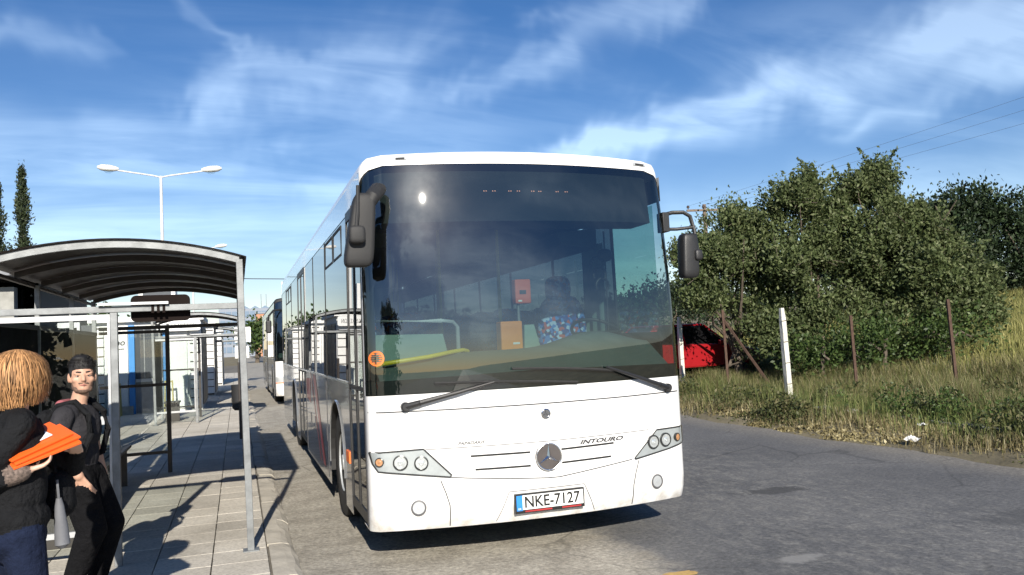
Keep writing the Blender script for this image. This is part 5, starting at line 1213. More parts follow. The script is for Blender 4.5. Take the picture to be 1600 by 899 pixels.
tree('shrub', 'tall bushy grey-green shrub left of the middle of the thicket', 'shrub', (13.9, 17.6, T(13.9, 17.6)),
     [(13.7, 17.6, 3.9, 1.25, 1.2, 1.15, 270), (13.9, 17.2, 2.4, 1.35, 1.1, 1.3, 255), (13.3, 17.3, 4.6, 0.6, 0.6, 0.6, 75), (13.95, 17.5, 5.15, 0.38, 0.4, 0.42, 48), (13.3, 16.7, 1.2, 1.1, 0.9, 0.9, 165), (12.9, 17.0, 3.0, 0.7, 0.6, 0.6, 90)], 0.10, 0.5, 'leaf_olive', 62, 0.13, 0.10, shrub_group, 12, 130)
tree('shrub', 'tallest bushy shrub in the middle of the thicket', 'shrub', (15.6, 17.0, T(15.6, 17.0)),
     [(15.3, 17.0, 3.85, 1.30, 1.2, 1.2, 315), (15.5, 16.8, 2.4, 1.4, 1.1, 1.3, 270), (14.9, 17.0, 4.75, 0.5, 0.5, 0.5, 60), (15.55, 16.9, 5.25, 0.42, 0.45, 0.42, 52), (15.2, 16.9, 4.9, 0.3, 0.3, 0.3, 30), (15.2, 16.0, 1.3, 1.2, 0.9, 0.9, 180), (14.9, 16.2, 3.3, 0.8, 0.5, 0.6, 90), (16.3, 16.2, 3.6, 0.7, 0.5, 0.7, 90)], 0.10, 0.5, 'leaf_olive', 62, 0.13, 0.11, shrub_group, 13, 130)
tree('shrub', 'broad shrub at the right end of the thicket, by the dry field', 'shrub', (16.3, 16.0, T(16.3, 16.0)),
     [(15.8, 16.2, 3.3, 0.85, 1.0, 0.85, 150), (16.3, 15.9, 2.55, 0.9, 1.0, 0.9, 200), (16.9, 15.7, 1.95, 0.75, 0.9, 0.95, 150), (16.0, 15.5, 1.6, 1.1, 0.9, 1.0, 195), (15.9, 16.2, 4.0, 0.35, 0.4, 0.35, 36), (15.6, 15.4, 2.7, 0.8, 0.5, 0.7, 112)], 0.10, 0.5, 'leaf_olive', 62, 0.13, 0.09, shrub_group, 14, 130)
for k, (x, y, z, r, n, lab) in enumerate(((12.4, 15.6, 0.75, 0.75, 60, 'low green bush under the tall shrubs, left'), (13.6, 15.0, 0.8, 0.85, 70, 'low green bush under the tallest shrub'), (15.1, 14.6, 0.9, 0.8, 70, 'low green bush under the right shrub'))):
    tree('bush', lab, 'bush', (x, y, T(x, y)), [(x, y, z+T(x, y)*0.6, r*1.3, r, r*0.85, n)], 0.10, 0.5, 'leaf_green', 40, 0.17, 0.04, 'low bushes under the shrubs', 21+k)
# trees beyond the dry field
far_g = 'dark trees beyond the field'
tree('tree', 'dark leafy tree beyond the field, right of the shrubs', 'tree', (30.6, 29.0, T(30.6, 29)), [(30.0, 29, 5.6, 1.5, 1.5, 1.3, 130), (31.9, 29, 6.0, 1.6, 1.6, 1.5, 150), (31.4, 29, 4.6, 1.9, 1.6, 1.7, 150), (30.6, 28.5, 3.8, 1.7, 1.3, 1.2, 110)], 0.20, 0.5, 'leaf_dark', 36, 0.30, 0.16, far_g, 31)
tree('tree', 'dark tree standing at the right edge of the picture beyond the field', 'tree', (33.6, 28.0, T(33.6, 28)), [(33.4, 28.2, 5.6, 1.6, 1.6, 1.3, 130), (34.6, 28, 4.6, 1.9, 1.6, 1.9, 150), (33.4, 27.6, 3.1, 2.0, 1.3, 1.2, 130), (35.5, 27.5, 3.2, 2.0, 1.4, 1.3, 110), (33.2, 27.6, 4.2, 1.6, 1.3, 1.3, 100)], 0.20, 0.4, 'leaf_dark', 36, 0.30, 0.18, far_g, 32)
tree('tree', 'dark low tree at the back of the field', 'tree', (29.0, 33.0, T(29, 33)), [(29.0, 33, 4.4, 2.2, 1.6, 1.6, 140), (27, 34, 4.0, 2, 1.5, 1.4, 110), (32, 33.5, 4.2, 2.4, 1.6, 1.6, 140)], 0.22, 0.5, 'leaf_dark', 32, 0.32, 0.16, far_g, 33)
tree('tree', 'dark tree crown cut by the upper right edge of the thicket', 'tree', (37.6, 27.0, T(37.6, 27)), [(37.2, 27.0, 8.2, 1.9, 1.6, 1.0, 120), (37.0, 27.0, 6.2, 1.8, 1.6, 1.6, 120)], 0.20, 0.35, 'leaf_dark', 36, 0.30, 0.18, far_g, 34)
for k, (x, y, s) in enumerate(((16, 34, 1.0), (20.5, 37, 1.15), (24.5, 40, 1.2))):
    tree('bush', ['dark bush behind the parked cars', 'dark bush far behind the tallest shrub', 'dark bush far behind the right shrub'][k], 'bush', (x, y, T(x, y)), [(x, y, T(x, y)+1.3*s, 2.4*s, 1.5, 1.3*s, 130)], 0.2, 0.5, 'leaf_dark', 30, 0.3, 0.08, 'bushes behind the cars', 41+k)
# cypresses at the left
def cypress(x, y, h, r, lab, seed, lean=0.0):
    g = np.random.default_rng(seed); root = thing('cypress_tree', lab, 'cypress', (x, y, 0), 0, 'cypresses behind the shelter')
    MB().tube([(0, 0, 0), (lean*0.5, 0, h*0.5), (lean, 0, h*0.97)], [0.16, 0.1, 0.02], 8).build('trunk', 'bark', root, True)
    nc = 300; t = g.uniform(0.06, 1.0, nc)**0.8; rr = r*np.clip(1.6*(1-t)**0.9, 0.02, 1.1)*(0.72+0.45*np.sin(t*23+seed+1.5*np.sin(t*57))); a = g.uniform(0, 2*np.pi, nc)
    c = np.stack([rr*np.cos(a)*g.uniform(0.3, 1.1, nc)+lean*t, rr*np.sin(a)*g.uniform(0.3, 1.1, nc), t*h], 1)
    P = np.repeat(c, 34, axis=0); P = P+g.normal(size=P.shape)*np.array([0.08, 0.08, 0.2]); O = unit(np.repeat(np.stack([np.cos(a), np.sin(a), np.full(nc, 1.2)], 1), 34, axis=0))
    V, F = leaf_quads(P, 0.17, 0.34, O, 1.4, g); npmesh('crown', V, F, 'leaf_cypress', root); return root
cypress(-9.55, 45, 10.7, 0.85, 'slender dark cypress rising above the shelter roof', 51, -0.1)
cypress(-10.7, 45, 10.0, 0.9, 'broader cypress cut by the left edge of the picture', 52)
# far greenery at the end of the road
for k, (x, y, s, lab) in enumerate(((2.2, 104, 1.0, 'bright green tree at the far end of the road'), (6.5, 112, 1.15, 'bright green tree beyond the far bus'), (-6, 92, 1.0, 'green tree behind the far kiosks'), (-12, 80, 1.2, 'green tree at the back of the station'))):
    tree('tree', lab, 'tree', (x, y, 0), [(x, y, 3.2*s, 2.6*s, 2.0, 1.9*s, 60), (x+1, y, 2.0*s, 2.2*s, 2, 1.4*s, 40)], 0.42, 0.6, 'leaf_green', 26, 0.5, 0.2, 'trees at the end of the road', 61+k)

# woodland on the horizon, and an unseen thicket added to darken the near shelter glass
g_w = np.random.default_rng(66);
near_w = np.stack([g_w.uniform(-10.5, -5.3, 220), g_w.uniform(-15, -10.5, 220), g_w.uniform(0.2, 5.4, 220)], 1)          # unseen thicket added behind the camera, for the glass reflection
ahead = np.radians(g_w.uniform(8, 78, 700)); ra_ = g_w.uniform(150, 210, 700); far_w = np.stack([ra_*np.sin(ahead), ra_*np.cos(ahead), 2.0+g_w.uniform(0.0, 1.0, 700)*(5+1.5*np.sin(ahead*15))], 1)
cw_ = np.concatenate([near_w, far_w]); sg_ = np.concatenate([np.full(220, 0.35), np.full(700, 1.6)]); Pw = np.repeat(cw_, 40, axis=0)+g_w.normal(size=(len(cw_)*40, 3))*np.array([1.1, 1.1, 0.5])*np.repeat(sg_, 40)[:, None]; Vw, Fw_ = leaf_quads(Pw, np.repeat(np.where(sg_ < 0.5, 0.35, 1.3), 40)[:, None], 0.7, np.tile([0, 0, 0.5], (len(Pw), 1)), 0.5, g_w)
tag(npmesh('wood_and_added_thicket', Vw, Fw_, 'leaf_dark'), 'distant dark woodland along the horizon, plus an added unseen thicket behind the viewer', 'wood', None, 'stuff')

# grass, weeds and ground cover
def blades(name, n, xr, yr, hr, wid, mat, dens=None, bend=0.35, seed=5, kind='stuff', label=None, cat='grass'):
    g = np.random.default_rng(seed); x = g.uniform(*xr, n*3); y = g.uniform(*yr, n*3)
    if dens is not None:
        k = g.uniform(size=len(x)) < dens(x, y); x, y = x[k], y[k]
    x, y = x[:n], y[:n]; n = len(x); z = np.array([terrain(a, b) for a, b in zip(x, y)])-0.01
    h = g.uniform(*hr, n)*(0.65+0.5*np.sin(x*1.3+1.1*np.sin(y*0.9))**2); a = g.uniform(0, 2*np.pi, n); lean = h*g.uniform(0.05, bend*2, n)
    dx, dy = np.cos(a)*lean, np.sin(a)*lean; b = a+np.pi/2+g.normal(size=n)*0.4; wx, wy = np.cos(b)*wid*g.uniform(0.6, 1.4, n), np.sin(b)*wid*g.uniform(0.6, 1.4, n)
    V = np.stack([np.stack([x-wx, y-wy, z], 1), np.stack([x+wx, y+wy, z], 1), np.stack([x+dx*0.35+wx*0.8, y+dy*0.35+wy*0.8, z+h*0.6], 1), np.stack([x+dx*0.35-wx*0.8, y+dy*0.35-wy*0.8, z+h*0.6], 1), np.stack([x+dx, y+dy, z+h], 1)], 1)
    i5 = np.arange(n)[:, None]*5; F = np.concatenate([i5+np.array([0, 1, 2]), i5+np.array([0, 2, 3]), i5+np.array([3, 2, 4])])
    o = npmesh(name, V.reshape(-1, 3), F, mat); tag(o, label, cat, None, kind); return o
def edge_fade(x0, soft):
    return lambda x, y: np.clip((x-x0-0.12*np.sin(y*2.1)-0.08*np.sin(y*5.3)-0.016*np.maximum(0, y-8))/soft, 0, 1)*(0.45+0.55*np.sin(x*1.7+2*np.sin(y*0.8))**2)
blades('dry_verge_grass', 70000, (7.6, 12.6), (4.5, 30), (0.04, 0.22), 0.004, 'grass_dry', edge_fade(7.85, 0.8), 0.5, 71, label='short dry straw-coloured grass along the road edge')
blades('tall_dry_grass', 44000, (9.2, 14.5), (5.0, 26), (0.15, 0.5), 0.004, 'grass_dry', edge_fade(9.3, 1.6), 0.3, 72, label='tall dry grass round the fence posts')
blades('green_verge_grass', 76000, (7.9, 14), (4.5, 28), (0.08, 0.5), 0.004, 'grass_green', edge_fade(8.2, 2.2), 0.4, 73, label='green grass mixed into the verge')
blades('field_grass', 90000, (13, 36), (8, 34), (0.2, 0.55), 0.009, 'grass_field', lambda x, y: np.clip((x-13)/3, 0.15, 1), 0.3, 74, label='yellow-green dry field rising behind the shrubs')
def weeds(name, n, spots, mat, label, seed, size=0.06, hgt=0.3):
    g = np.random.default_rng(seed); P = []
    for (cx, cy, r, k) in spots:
        q = np.stack([cx+g.normal(size=k)*r, cy+g.normal(size=k)*r*1.3], 1); zt = np.array([terrain(a, b) for a, b in q]); z = zt+g.uniform(0.02, 1, k)*hgt*np.exp(-((q[:, 0]-cx)**2+(q[:, 1]-cy)**2)/(2.2*r*r)); P.append(np.column_stack([q, z]))
    P = np.concatenate(P); P = P[P[:, 0] > 7.7]; V, F = leaf_quads(P, size, 0.5, np.tile([0, 0, 1.0], (len(P), 1)), 0.6, g); o = npmesh(name, V, F, mat); tag(o, label, 'weeds', None, 'stuff')
g_ = np.random.default_rng(81)
spots = [(g_.uniform(8.5, 12.3), g_.uniform(5.5, 12.5), g_.uniform(0.18, 0.45), 900) for _ in range(34)]
weeds('weeds', 0, spots, 'weed_leaf', 'low green weeds in the verge', 82, 0.065, 0.42)
spots = [(g_.uniform(8.6, 12.5), g_.uniform(12, 26), g_.uniform(0.2, 0.5), 600) for _ in range(40)]
weeds('far_weeds', 0, spots, 'weed_leaf', 'weeds below the fence further along', 83, 0.075, 0.45)
spots = [(g_.uniform(7.9, 8.9), g_.uniform(5, 24), g_.uniform(0.08, 0.22), 260) for _ in range(46)]
weeds('dead_leaves', 0, spots, 'grass_dry', 'dead leaves and straw at the road edge', 84, 0.06, 0.06)
# bramble row on a low step, right
spots = [(9.6+0.05*math.sin(y*3)+0.9*g_.uniform(-0.3, 0.5), y+g_.uniform(-0.2, 0.2), g_.uniform(0.15, 0.34), int(g_.uniform(350, 1100))) for y in np.arange(7.0, 11.4, 0.42)]
weeds('brambles', 0, spots, 'leaf_green', 'dark green brambles along the low wall in the verge', 85, 0.055, 0.55)
# low concrete step in the verge
cs = MB(); cs.hexa([(9.15, 8.2, 0.05), (9.45, 8.2, 0.05), (9.75, 12.2, 0.05), (9.45, 12.2, 0.05), (9.15, 8.2, 0.17), (9.45, 8.2, 0.17), (9.75, 12.2, 0.17), (9.45, 12.2, 0.17)]); o = cs.build('concrete_edging', 'concrete_low', bevel=0.02); tag(o, 'low grey concrete edging half buried in the verge', 'edging')
# litter
def litter(x, y, s, lab, seed):
    g = random.Random(seed); m_ = MB(); z = terrain(x, y)+0.05; rows = []
    for i in range(5): rows.append([(x+s*(i-2)*0.4+g.uniform(-.2, .2)*s, y+s*(j-2)*0.4+g.uniform(-.2, .2)*s, z+g.uniform(0.0, 0.75)*s) for j in range(5)])
    m_.grid(rows); tag(m_.build('litter', 'litter_white'), lab, 'litter', 'litter in the verge')
litter(8.1, 8.55, 0.10, 'crumpled white plastic bag at the road edge', 1); litter(9.3, 11.0, 0.09, 'white scrap lying on the verge near the thin rusty post', 2); litter(8.9, 9.2, 0.06, 'small white scrap in the weeds above the plastic bag', 3); litter(9.75, 12.9, 0.08, 'pale scrap at the foot of the clear-standing concrete post', 4)

# ================================================================ PEOPLE
def cap_mesh(bm, a, b, ra, rb, n=14):
    a, b = Vector(a), Vector(b); d = b-a; L = d.length; d = d.normalized(); ref = Vector((0, 0, 1)) if abs(d.z) < 0.9 else Vector((1, 0, 0)); u = d.cross(ref).normalized(); w = d.cross(u)
    rings = [(-ra*math.cos(t), ra*math.sin(t)) for t in np.linspace(0.12, math.pi/2, 5)]+[(L+rb*math.sin(t), rb*math.cos(t)) for t in np.linspace(0, math.pi/2-0.12, 5)]
    V = [[bm.verts.new(a+d*h+(u*math.cos(2*math.pi*j/n)+w*math.sin(2*math.pi*j/n))*r) for j in range(n)] for h, r in rings]
    for i in range(len(V)-1):
        for j in range(n): bm.faces.new((V[i][j], V[i][(j+1) % n], V[i+1][(j+1) % n], V[i+1][j]))
    bm.faces.new(V[0][::-1]); bm.faces.new(V[-1])
def ell_mesh(bm, c, r, rot):
    mt = Matrix.Translation(Vector(c)) @ rot.to_4x4() @ Matrix.Diagonal((*r, 1)); bmesh.ops.create_uvsphere(bm, u_segments=18, v_segments=12, radius=1.0, matrix=mt)
I3 = Matrix.Identity(3)
class Figure:
    """prims fused by a voxel remesh into one continuous skin, then coloured by the nearest prim"""
    def __init__(s): s.pr = []
    def cap(s, a, b, ra, rb, t): s.pr.append(('c', np.array(a, float), np.array(b, float), ra, rb, t))
    def ell(s, c, r, t, rot=I3): s.pr.append(('e', np.array(c, float), np.array(r, float), rot, None, t))
    def mesh(s, name, tags, voxel=0.011, smooth=4):
        bm = bmesh.new()
        for p in s.pr:
            if p[0] == 'c': cap_mesh(bm, p[1], p[2], p[3], p[4])
            else: ell_mesh(bm, p[1], p[2], p[3])
        bmesh.ops.recalc_face_normals(bm, faces=bm.faces)
        me = bpy.data.meshes.new('tmp'); bm.to_mesh(me); bm.free(); o = bpy.data.objects.new('tmp', me); C.objects.link(o)
        m1 = o.modifiers.new('r', 'REMESH'); m1.mode = 'VOXEL'; m1.voxel_size = voxel; m1.use_smooth_shade = True
        m2 = o.modifiers.new('s', 'SMOOTH'); m2.factor = 0.5; m2.iterations = smooth
        dg = bpy.context.evaluated_depsgraph_get(); out = bpy.data.meshes.new_from_object(o.evaluated_get(dg)); bpy.data.objects.remove(o); bpy.data.meshes.remove(me)
        n = len(out.polygons); cen = np.zeros(n*3); out.polygons.foreach_get('center', cen); cen = cen.reshape(-1, 3); best = np.full(n, 1e9); idx = np.zeros(n, int)
        for p in s.pr:
            if p[0] == 'c':
                ab = p[2]-p[1]; t = np.clip(((cen-p[1])@ab)/max(ab@ab, 1e-9), 0, 1); d = np.linalg.norm(cen-(p[1]+t[:, None]*ab), axis=1)-(p[3]+(p[4]-p[3])*t)
            else:
                q = (cen-p[1])@np.array(p[3]); d = (np.linalg.norm(q/p[2], axis=1)-1)*p[2].min()
            k = d < best; best[k] = d[k]; idx[k] = tags.index(p[5])
        out.materials.clear()
        for t in tags: out.materials.append(MATS[t])
        out.polygons.foreach_set('material_index', idx.astype(np.int32)); out.polygons.foreach_set('use_smooth', np.ones(n, bool)); out.name = name; return out
def frame(face):
    """body frame from the facing angle: columns right-hand side, forward, up"""
    f = Vector((math.cos(face), math.sin(face), 0)); s = Vector((f.y, -f.x, 0)); return s, f
def hand(fig, wrist, dirv, palm_n, side, curl, t='skin', sc=1.0):
    """palm, four unequal bent fingers and a thumb from the side of the palm"""
    d = Vector(dirv).normalized(); n = Vector(palm_n).normalized(); n = (n-d*n.dot(d)).normalized(); w = d.cross(n).normalized()*side
    W = Vector(wrist); pc = W+d*0.05*sc
    for k in (-1, 0, 1): fig.cap(W+w*0.010*k*sc, W+d*0.085*sc+w*0.022*k*sc, 0.013*sc, 0.012*sc, t)
    for k, L in ((-1.5, 0.060), (-0.5, 0.072), (0.5, 0.078), (1.5, 0.070)):
        b = W+d*0.088*sc+w*0.018*k*sc; m_ = b+(d*math.cos(curl*0.5)+n*math.sin(curl*0.5))*L*0.5*sc; e = m_+(d*math.cos(curl*1.3)+n*math.sin(curl*1.3))*L*0.5*sc
        fig.cap(b, m_, 0.0088*sc, 0.0080*sc, t); fig.cap(m_, e, 0.0080*sc, 0.0065*sc, t)
    tb = W+d*0.028*sc+w*0.026*sc; tm = tb+(d*0.6+w*0.75+n*0.25).normalized()*0.035*sc; te = tm+(d*0.9+w*0.3+n*0.35).normalized()*0.03*sc
    fig.cap(tb, tm, 0.012*sc, 0.010*sc, t); fig.cap(tm, te, 0.010*sc, 0.008*sc, t)

# ---- the man
man = thing('person', 'person in dark t-shirt with backpack, hand in pocket, looking at the camera', 'person', (-1.01, 6.16, PAV))
S, Fw = frame(R(-14)); U = Vector((0, 0, 1))
def B(s, f, u): return S*s+Fw*f+U*u
fg = Figure()
fg.ell(B(0, -0.01, 0.80), (0.165, 0.135, 0.13), 'cloth_pants', Matrix((S, Fw, U)).transposed())
for s, kf, af in ((1, 0.12, -0.02), (-1, 0.15, 0.06)):
    fg.cap(B(0.085*s, 0.02, 0.78), B(0.105*s, kf, 0.46), 0.112, 0.092, 'cloth_pants'); fg.cap(B(0.105*s, kf, 0.46), B(0.105*s, af, 0.10), 0.092, 0.062, 'cloth_pants')
    fg.cap(B(0.105*s, af-0.02, 0.10), B(0.105*s, af-0.02, 0.05), 0.045, 0.045, 'shoe_red')
    fg.cap(B(0.105*s, af-0.06, 0.042), B(0.115*s, af+0.14, 0.036), 0.042, 0.036, 'shoe_red'); fg.cap(B(0.10*s, af+0.08, 0.035), B(0.115*s, af+0.175, 0.032), 0.040, 0.030, 'shoe_red')
RT = Matrix((S, Fw, U)).transposed()
fg.ell(B(0, 0.0, 0.94), (0.160, 0.118, 0.17), 'cloth_charcoal', RT); fg.ell(B(0, 0.01, 1.10), (0.178, 0.125, 0.17), 'cloth_charcoal', RT)
fg.cap(B(0.135, -0.005, 1.205), B(-0.135, -0.005, 1.205), 0.068, 0.068, 'cloth_charcoal'); fg.cap(B(0.06, -0.01, 1.235), B(-0.06, -0.01, 1.235), 0.052, 0.052, 'cloth_charcoal')
fg.cap(B(0, -0.005, 1.24), B(0, 0.02, 1.335), 0.054, 0.050, 'skin')
# right arm with the hand in the pocket
fg.cap(B(0.185, -0.01, 1.20), B(0.232, -0.045, 1.055), 0.066, 0.062, 'cloth_charcoal'); fg.cap(B(0.232, -0.045, 1.06), B(0.255, -0.055, 0.985), 0.046, 0.043, 'skin')
fg.cap(B(0.255, -0.055, 0.985), B(0.225, 0.095, 0.825), 0.043, 0.031, 'skin')
hand(fg, B(0.225, 0.095, 0.825), (Fw*0.40-U*0.85-S*0.28), -S, -1, 0.35)
fg.cap(B(0.165, 0.10, 0.73), B(0.13, 0.12, 0.64), 0.060, 0.065, 'cloth_pants')
# left arm
fg.cap(B(-0.185, -0.01, 1.20), B(-0.225, -0.02, 1.045), 0.066, 0.060, 'cloth_charcoal'); fg.cap(B(-0.225, -0.02, 1.05), B(-0.235, 0.0, 0.97), 0.046, 0.042, 'skin'); fg.cap(B(-0.235, 0.0, 0.97), B(-0.235, 0.06, 0.76), 0.042, 0.029, 'skin')
hand(fg, B(-0.235, 0.06, 0.76), (Fw*0.2-U), S, 1, 0.5)
# head turned to the camera
hs, hf = frame(R(-76)); HT = Matrix((hs, hf, U)).transposed(); hc = B(0, 0.03, 1.445)
def Hd(s, f, u): return hc+hs*s+hf*f+U*u
fg.ell(Hd(0, -0.012, 0.022), (0.074, 0.092, 0.088), 'skin', HT); fg.ell(Hd(0, 0.022, -0.03), (0.062, 0.068, 0.085), 'skin', HT); fg.ell(Hd(0, 0.048, -0.075), (0.042, 0.038, 0.034), 'skin', HT)
fg.cap(Hd(0, 0.083, 0.012), Hd(0, 0.104, -0.022), 0.009, 0.013, 'skin'); fg.ell(Hd(0, 0.090, -0.027), (0.018, 0.013, 0.010), 'skin', HT)
fg.cap(Hd(0.045, 0.07, 0.022), Hd(-0.045, 0.07, 0.022), 0.013, 0.013, 'skin')
for s in (-1, 1): fg.ell(Hd(0.076*s, -0.005, -0.008), (0.012, 0.022, 0.034), 'skin', HT); fg.ell(Hd(0.042*s, 0.056, -0.02), (0.026, 0.022, 0.022), 'skin', HT)
tags = ['skin', 'cloth_pants', 'cloth_charcoal', 'shoe_red']
body = bpy.data.objects.new('body', fg.mesh('body', tags, 0.0075, 3)); C.objects.link(body); body.parent = man
def blob(name, prims, mat, parent, voxel=0.007, smooth=3):
    f = Figure()
    for p in prims:
        if len(p) == 4: f.cap(p[0], p[1], p[2], p[3], mat)
        else: f.ell(p[0], p[1], mat, p[2])
    o = bpy.data.objects.new(name, f.mesh(name, [mat], voxel, smooth)); C.objects.link(o); o.parent = parent; return o
blob('hair', [(Hd(0, -0.016, 0.062), (0.078, 0.093, 0.080), HT), (Hd(0.012, 0.02, 0.118), (0.048, 0.05, 0.024), HT), (Hd(0, -0.06, 0.0), (0.068, 0.052, 0.072), HT), (Hd(0.0655, -0.004, 0.026), (0.0125, 0.040, 0.046), HT), (Hd(-0.0655, -0.004, 0.026), (0.0125, 0.040, 0.046), HT)], 'hair_black', man)
blob('beard', [(Hd(0, 0.050, -0.092), (0.040, 0.034, 0.023), HT), (Hd(0.053, 0.012, -0.055), (0.0115, 0.028, 0.036), HT), (Hd(-0.053, 0.012, -0.055), (0.0115, 0.028, 0.036), HT), (Hd(0.033, 0.045, -0.082), Hd(-0.033, 0.045, -0.082), 0.024, 0.024), (Hd(0.026, 0.083, -0.044), Hd(-0.026, 0.083, -0.044), 0.0065, 0.0065)], 'beard', man, 0.005, 2)
for s in (-1, 1):
    m_ = MB(); m_.tube([Hd(0.014*s, 0.089, 0.029), Hd(0.034*s, 0.083, 0.031), Hd(0.054*s, 0.066, 0.024)], [0.0035, 0.0045, 0.002], 6); m_.build('eyebrow', 'hair_black', man, True)
    m_ = MB(); m_.lathe(Hd(0.033*s, 0.066, 0.004), hf, [(0.012, 0.0), (0.008, 0.011), (0.002, 0.0125)], 10); m_.build('eye', 'eye_white', man, True)
    m_ = MB(); m_.lathe(Hd(0.032*s, 0.077, 0.004), hf, [(0.0062, 0.0), (0.004, 0.0045), (0.001, 0.005)], 8); m_.build('iris', 'hair_black', man, True)
    m_ = MB(); m_.tube([Hd(0.016*s, 0.080, 0.010), Hd(0.033*s, 0.082, 0.013), Hd(0.05*s, 0.070, 0.009)], [0.004, 0.005, 0.003], 6); m_.build('eyelid', 'skin', man, True)
m_ = MB(); m_.tube([Hd(0.022, 0.078, -0.057), Hd(0, 0.090, -0.055), Hd(-0.022, 0.078, -0.057)], [0.003, 0.007, 0.003], 8); m_.build('lips', 'lips', man, True)
g = np.random.default_rng(95); tf = MB()
for k in range(900):          # short rough hair that breaks the outline and the hairline
    th = g.uniform(0, 2*math.pi); u_ = g.uniform(0.02, 1.0); ph = math.asin(u_)
    d_ = hs*math.cos(ph)*math.sin(th)+hf*math.cos(ph)*math.cos(th)+U*math.sin(ph)
    p_ = Hd(0.078*math.cos(ph)*math.sin(th)*0.98, -0.016+0.093*math.cos(ph)*math.cos(th)*0.98, 0.062+0.080*math.sin(ph)*0.98)
    dr = (d_*0.8+hf*0.35+U*0.25+Vector(g.normal(size=3))*0.3).normalized(); sd = dr.cross(Vector(g.normal(size=3))).normalized()*0.0028; L_ = g.uniform(0.008, 0.020)
    if u_ < 0.25 and math.cos(th) > 0.2: dr = (dr-U*0.9).normalized()
    tf.face([p_-sd, p_+sd, p_+dr*L_])
tag(tf.build('hair_tufts', 'hair_black', [c for c in man.children if c.name.startswith('hair')][0]), kind='stuff')
bk = blob('backpack', [(B(0, -0.20, 1.02), (0.15, 0.10, 0.22), RT), (B(0, -0.25, 0.95), (0.12, 0.07, 0.14), RT)], 'cloth_black', man, 0.012, 4)
for s in (-1, 1):
    m_ = MB(); pts = [B(0.10*s, -0.15, 1.16), B(0.105*s, -0.08, 1.262), B(0.11*s, 0.03, 1.283), B(0.125*s, 0.115, 1.20), B(0.135*s, 0.135, 1.08), B(0.155*s, 0.09, 0.93), B(0.15*s, -0.06, 0.87)]
    m_.tube(pts, 0.021, 8); m_.build('strap', 'cloth_black', bk, True)
blob('hood', [(B(0.075, -0.075, 1.265), B(-0.06, -0.085, 1.265), 0.036, 0.036)], 'pink_cloth', man, 0.008, 3)

# ---- the woman
wom = thing('person', 'person with reddish blonde bob and black cardigan, seen from behind, holding orange folders', 'person', (-0.985, 4.42, PAV))
S, Fw = frame(R(28)); RT = Matrix((S, Fw, U)).transposed()
def B(s, f, u): return S*s+Fw*f+U*u
fg = Figure()
fg.ell(B(0, -0.02, 0.77), (0.175, 0.140, 0.12), 'denim_dark', RT)
for s, kf, af in ((1, 0.04, -0.02), (-1, 0.05, 0.03)):
    fg.cap(B(0.09*s, -0.01, 0.80), B(0.09*s, kf, 0.46), 0.098, 0.070, 'denim_dark'); fg.cap(B(0.09*s, kf, 0.46), B(0.09*s, af, 0.10), 0.066, 0.046, 'denim_dark')
    fg.cap(B(0.09*s, af-0.05, 0.04), B(0.095*s, af+0.15, 0.03), 0.038, 0.030, 'cloth_black')
fg.ell(B(0, -0.01, 0.99), (0.172, 0.135, 0.20), 'cloth_black', RT); fg.ell(B(0, -0.015, 0.85), (0.188, 0.152, 0.10), 'cloth_black', RT); fg.ell(B(0, 0.0, 1.17), (0.172, 0.125, 0.18), 'cloth_black', RT)
fg.cap(B(0.135, -0.015, 1.29), B(-0.135, -0.015, 1.29), 0.066, 0.066, 'cloth_black'); fg.cap(B(0.06, -0.02, 1.325), B(-0.06, -0.02, 1.325), 0.05, 0.05, 'cloth_black')
fg.cap(B(0, -0.01, 1.32), B(0, 0.03, 1.43), 0.052, 0.048, 'skin_pale')
# right arm (nearest the camera) bent, hand under the folders
e0, w0 = Vector((-0.10, -0.20, 1.03)), Vector((0.065, -0.175, 1.075))
fg.cap(B(0.165, -0.02, 1.285), e0, 0.058, 0.047, 'cloth_black'); fg.cap(e0, w0-(w0-e0)*0.18, 0.047, 0.040, 'cloth_black'); fg.cap(w0-(w0-e0)*0.34, w0-(w0-e0)*0.04, 0.0435, 0.042, 'lace'); fg.cap(w0-(w0-e0)*0.1, w0, 0.030, 0.028, 'skin_pale')
hand(fg, w0, (w0-e0).normalized()+Vector((0.25, 0.25, 0.02)), (0, 0.1, 1), -1, 0.9, 'skin_pale', 0.95)
# left arm bent the same way on the far side
e1, w1 = Vector((0.20, 0.20, 1.04)), Vector((0.235, 0.12, 1.12))
fg.cap(B(-0.165, -0.02, 1.285), e1, 0.058, 0.05, 'cloth_black'); fg.cap(e1, w1, 0.054, 0.040, 'cloth_black'); hand(fg, w1, (0.1, -1, 0.1), (0, 0, 1), 1, 0.9, 'skin_pale', 0.95)
hs, hf = frame(R(44)); HT = Matrix((hs, hf, U)).transposed(); hc = Vector((0.03, 0.02, 1.49))
fg.ell(Hd(0, -0.012, 0.015), (0.072, 0.092, 0.092), 'skin_pale', HT); fg.ell(Hd(0, 0.02, -0.03), (0.060, 0.068, 0.082), 'skin_pale', HT); fg.ell(Hd(0, 0.045, -0.078), (0.036, 0.034, 0.03), 'skin_pale', HT)
fg.cap(Hd(0, 0.083, 0.01), Hd(0, 0.104, -0.022), 0.008, 0.012, 'skin_pale')
for s in (-1, 1): fg.ell(Hd(0.074*s, -0.005, -0.008), (0.012, 0.02, 0.03), 'skin_pale', HT)
tags = ['skin_pale', 'denim_dark', 'cloth_black', 'lace']
body = bpy.data.objects.new('body', fg.mesh('body', tags, 0.009, 3)); C.objects.link(body); body.parent = wom
